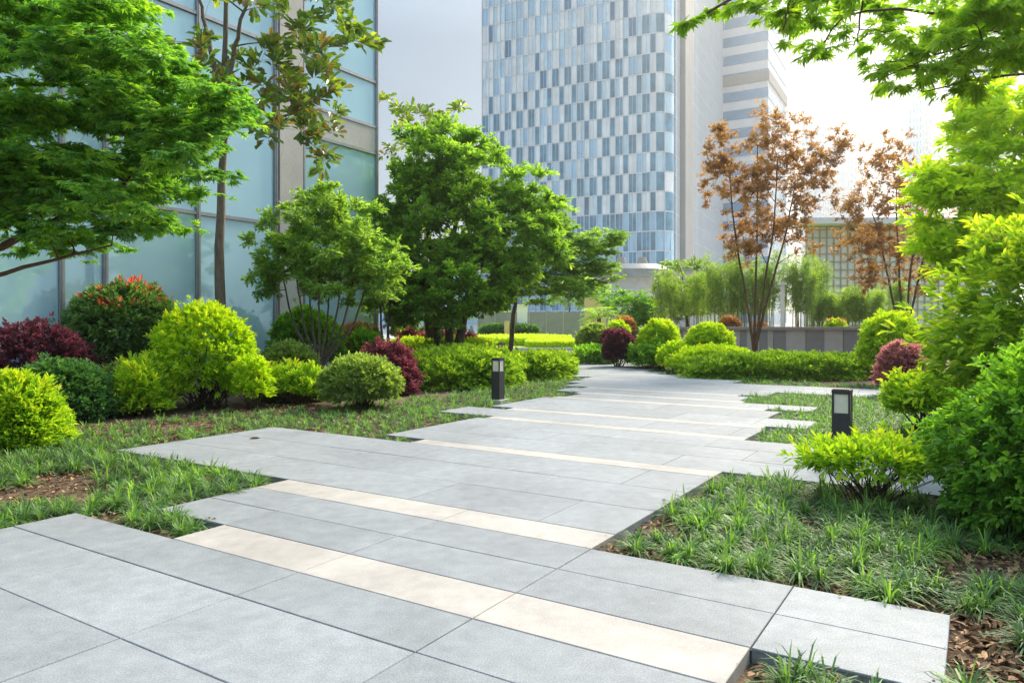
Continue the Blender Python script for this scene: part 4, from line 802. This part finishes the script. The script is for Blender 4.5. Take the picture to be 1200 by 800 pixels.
T('japanese_maple', 'overhanging maple branches with pointed star leaves at top right', 'tree', foot,
  [[foot, q0, uvd(1330, 60, 3.7), uvd(1200, 10, 3.6), uvd(1060, -34, 3.6), uvd(930, -30, 3.6), uvd(865, -8, 3.6), uvd(818, 22, 3.6)],
   [q0, uvd(1300, 80, 3.6), uvd(1190, 38, 3.6), uvd(1100, 62, 3.6), uvd(1025, 96, 3.6)], [uvd(1200, 10, 3.6), uvd(1120, 20, 3.7), uvd(1040, 10, 3.7), uvd(985, 20, 3.7), uvd(958, 60, 3.7)],
   [uvd(1300, 80, 3.6), uvd(1220, 85, 3.8), uvd(1150, 92, 3.8), uvd(1080, 108, 3.8)], [uvd(1060, -34, 3.6), uvd(1010, 0, 3.8), uvd(1005, 50, 3.8)], [uvd(960, -32, 3.6), uvd(925, 0, 3.5), uvd(918, 36, 3.5)]],
  None, 'maple_far', fixed=fx, twigs=4, m=4, L=.050, W=.0135, r0=.02, kind='palm7', cl=.13, flatten=.6, sprig_per=2, spread=.8, up=-.35, bark='bark_red', tint0=.45, limb_r=.003, droop=.25)

# lime tree at the right edge
b6 = np.array((*uvd(1260, 0, 10.6)[:2], -.08))
T('lime_leaved_tree', 'yellow-green leafy tree at the right edge behind the glossy broadleaf shrub', 'tree', b6, [[b6, uvd(1250, 350, 10.6), uvd(1230, 250, 10.6), uvd(1200, 150, 10.6)]],
  [crown(1190, 190, 10.6, 90, 70, 1.0), crown(1140, 255, 10.4, 70, 55, .9), crown(1230, 260, 10.4, 100, 90, 1.0), crown(1180, 130, 10.6, 60, 38, .6), crown(1110, 300, 10.4, 40, 30, .4), crown(1105, 230, 10.4, 40, 40, .4)], 'limetree',
  clusters=150, twigs=8, m=9, L=.10, W=.04, r0=.10, cl=.42, flatten=.6, shell=.45, tint0=.5)
# bronze trees before the wall
def bronze(u, v, d, tops, crs, label, n):
    b = np.array((*uvd(u, v, d)[:2], -.05))
    return T('bronze_tree', label, 'tree', b, [[b, uvd(u + a_*.05, 400, d), uvd(u + a_*.35, 345, d + q), uvd(u + a_*.8, 270, d + q), uvd(u + a_, tp, d + q*1.5)] for a_, tp, q in tops], crs, 'bronze',
      clusters=int(n*2.9), twigs=6, m=5, L=.075, W=.034, r0=.055, cl=.30, flatten=.8, shell=.2, bark='bark_red', group='bronze-leaved trees before the stone wall', tint0=.5, limb_r=.010, sprig_per=3)
bronze(884, 424, 22.5, ((-30, 190, .1), (28, 185, -.2), (4, 170, .2), (48, 215, .1)), [crown(880, 205, 22.5, 42, 60, 1.0), crown(925, 190, 22.5, 45, 60, 1.0), crown(960, 200, 22.5, 40, 45, .7), crown(845, 200, 22.5, 28, 50, .6), crown(905, 150, 22.5, 28, 36, .5), crown(900, 260, 22.5, 60, 36, .8), crown(845, 150, 22.5, 12, 20, .12), crown(985, 165, 22.5, 14, 24, .15), crown(875, 285, 22.5, 36, 26, .5), crown(935, 265, 22.5, 34, 40, .5)], 'bronze-leaved tree with V-shaped stems in front of the stone wall', 125)
bronze(1058, 415, 24.5, ((-36, 250, .1), (18, 220, -.2), (-8, 210, .2), (40, 250, .2)), [crown(1020, 290, 24.5, 46, 36, 1.0), crown(1050, 230, 24.5, 48, 50, 1.0), crown(1040, 185, 24.5, 34, 32, .5), crown(1090, 280, 24.5, 40, 60, .9), crown(1000, 250, 24.5, 30, 30, .5), crown(1085, 310, 24.5, 40, 34, .6), crown(1020, 325, 24.5, 34, 20, .4)], 'bronze-leaved spreading tree behind the big lime ball on the right', 105)
# trees beyond
def far_tree(name, label, u, vb, d, crs, mat, n, L=.16, r0=.12, tint0=.5, **k):
    b = np.array((*uvd(u, vb, d)[:2], -.05)); top = min((c[0][2] for c in crs), default=2)
    return T(name, label, 'tree', b, [[b, b + (0, 0, top*.5), np.array((crs[0][0][0], crs[0][0][1], crs[0][0][2]))]], crs, mat, clusters=n, twigs=7, m=8, L=L, W=L*.45, r0=r0, cl=.75, flatten=.6, shell=.5, tint0=tint0, sprig_per=2, **k)
far_tree('broadleaf_tree', 'light green tree beside the round pavilion', 806, 400, 36, [crown(800, 325, 36, 28, 26), crown(810, 355, 36, 28, 24), crown(788, 350, 36, 16, 18, .5), crown(830, 345, 36, 22, 30, .6)], 'bamboo', 70, tint0=.45)
far_tree('broadleaf_tree', 'dark green layered tree below the round pavilion', 742, 400, 38, [crown(735, 358, 38, 32, 16), crown(758, 362, 38, 22, 18), crown(745, 380, 38, 28, 14)], 'bush_green', 60, tint0=.4)
far_tree('broadleaf_tree', 'hazy green tree behind the tan gate pillar', 668, 392, 64, [crown(665, 345, 64, 24, 18), crown(690, 340, 64, 20, 16)], 'treepale', 45, L=.28)
far_tree('broadleaf_tree', 'hazy green tree in the gap between the glass building and the big tree', 490, 390, 62, [crown(492, 362, 62, 18, 16), crown(478, 370, 62, 12, 9)], 'treepale', 40, L=.26)
far_tree('broadleaf_tree', 'hazy broad tree left of the white pillar behind the lawn', 580, 390, 72, [crown(575, 355, 72, 26, 16), crown(545, 360, 72, 20, 14)], 'treepale', 45, L=.28)
# slender tree by the building corner
b7 = np.array((*uvd(450, 0, 20)[:2], -.05))
T('slender_tree', 'thin two-stemmed dark tree at the corner of the glass building', 'tree', b7, [[b7, uvd(447, 385, 20), uvd(444, 330, 20)], [b7 + (.06, 0, 0), uvd(455, 370, 20), uvd(462, 325, 20)]], [crown(452, 330, 20, 26, 22)], 'tree', clusters=30, twigs=7, m=8, L=.10, W=.045, r0=.05, cl=.4, tint0=.3)
# bamboo
r = rng()
def bamboo(i, u, d, hgt, label):
    rr = rng(); b = np.array((*uvd(u, 0, d)[:2], 1.06)); t = thing('bamboo_clump', label, 'bamboo', b, 'bamboo clumps on the raised bed')
    n = 9; foot = b + np.stack([rr.normal(size=n)*.3, rr.normal(size=n)*.22, np.full(n, -.03)], 1); hh = hgt*(.75 + .35*rr.random(n))
    top = foot + np.stack([rr.normal(size=n)*.28, rr.normal(size=n)*.25, hh], 1); mid = foot + np.array((0, 0, .6))*hh[:, None]
    q = bez(foot, mid, top, 8); mb = MB(); mb.tubes(q, np.linspace(.019, .006, 8)[None].repeat(n, 0), 6); mb.build('cane', M['cane'], t, smooth=True)
    P = []; 
    for c in range(n):
        f = rr.uniform(.22, 1.0, 60)**.8; s = f*7; k0 = np.minimum(s.astype(int), 6); P.append(q[c, k0] + (q[c, k0+1]-q[c, k0])*(s-k0)[:, None])
    P = np.concatenate(P); O = rand_unit(rr, len(P)); O[:, 2] *= .4; P = P + unit(O)*rr.random((len(P), 1))*.32
    mb = MB(); sprigs(mb, P, unit(O), 6, .17, .028, 'dia', .9, -.25, tint=np.clip(.5 + .25*rr.normal(size=len(P)), 0, 1), r=rr); mb.build('foliage', LM['bamboo'], t, tint=True)
BU = [782, 815, 838, 851, 862, 876, 893, 906, 928, 940, 953, 968, 985, 1003, 1022, 1045]
for i, u in enumerate(BU):
    bamboo(i, u, 30.3 + r.random()*2.2, r.uniform(2.3, 3.5) if 820 < u < 960 else r.uniform(1.4, 2.6), 'leafy green bamboo clump in the row behind the low stone wall')
# palm
pb = np.array((*uvd(702, 0, 33)[:2], -.05)); t = thing('palm_tree', 'small fan palm in front of the tan gate pillar', 'palm', pb); r = rng()
mb = MB(); top = uvd(702, 372, 33); mb.tubes(bez(pb, (pb+top)/2, top, 5), np.full((1, 5), .09)[0], 8); mb.build('trunk', M['bark'], t, smooth=True)
n = 26; an = r.random(n)*2*np.pi; D = np.stack([np.cos(an), np.sin(an), r.uniform(-.2, 1.1, n)], 1); mb = MB()
for k in range(n):
    f = bez(top, top + unit(D[k])*.45 + (0, 0, .1), top + unit(D[k])*.85 - (0, 0, .15), 7); f = np.asarray(f)
    for sg in (-1, 1):
        Dl = unit(np.gradient(f, axis=0) + sg*.9*unit(np.cross(D[k], (0, 0, 1.)))*.6); add_leaves(mb, f[1:], Dl[1:], np.broadcast_to((0, 0, 1.), (6, 3)), .38, .06, 'dia', tint=r.random(6))
mb.build('crown', LM['treepale'], t, tint=True)

# ------------------------------------------------------------------ haze: pale even air round the whole place
hm = bpy.data.materials.new('haze_air'); hm.use_nodes = True; t_ = hm.node_tree
t_.nodes.remove(t_.nodes['Principled BSDF']); pv = t_.nodes.new('ShaderNodeVolumePrincipled')
pv.inputs['Color'].default_value = (.93, .95, .97, 1); pv.inputs['Density'].default_value = 0.0006; pv.inputs['Anisotropy'].default_value = 0.7
t_.links.new(pv.outputs[0], t_.nodes['Material Output'].inputs['Volume'])
mb = MB(); mb.box((-1600, -320, -1.1), (1600, 2600, 126)); props(mb.build('haze', hm), kind='stuff')
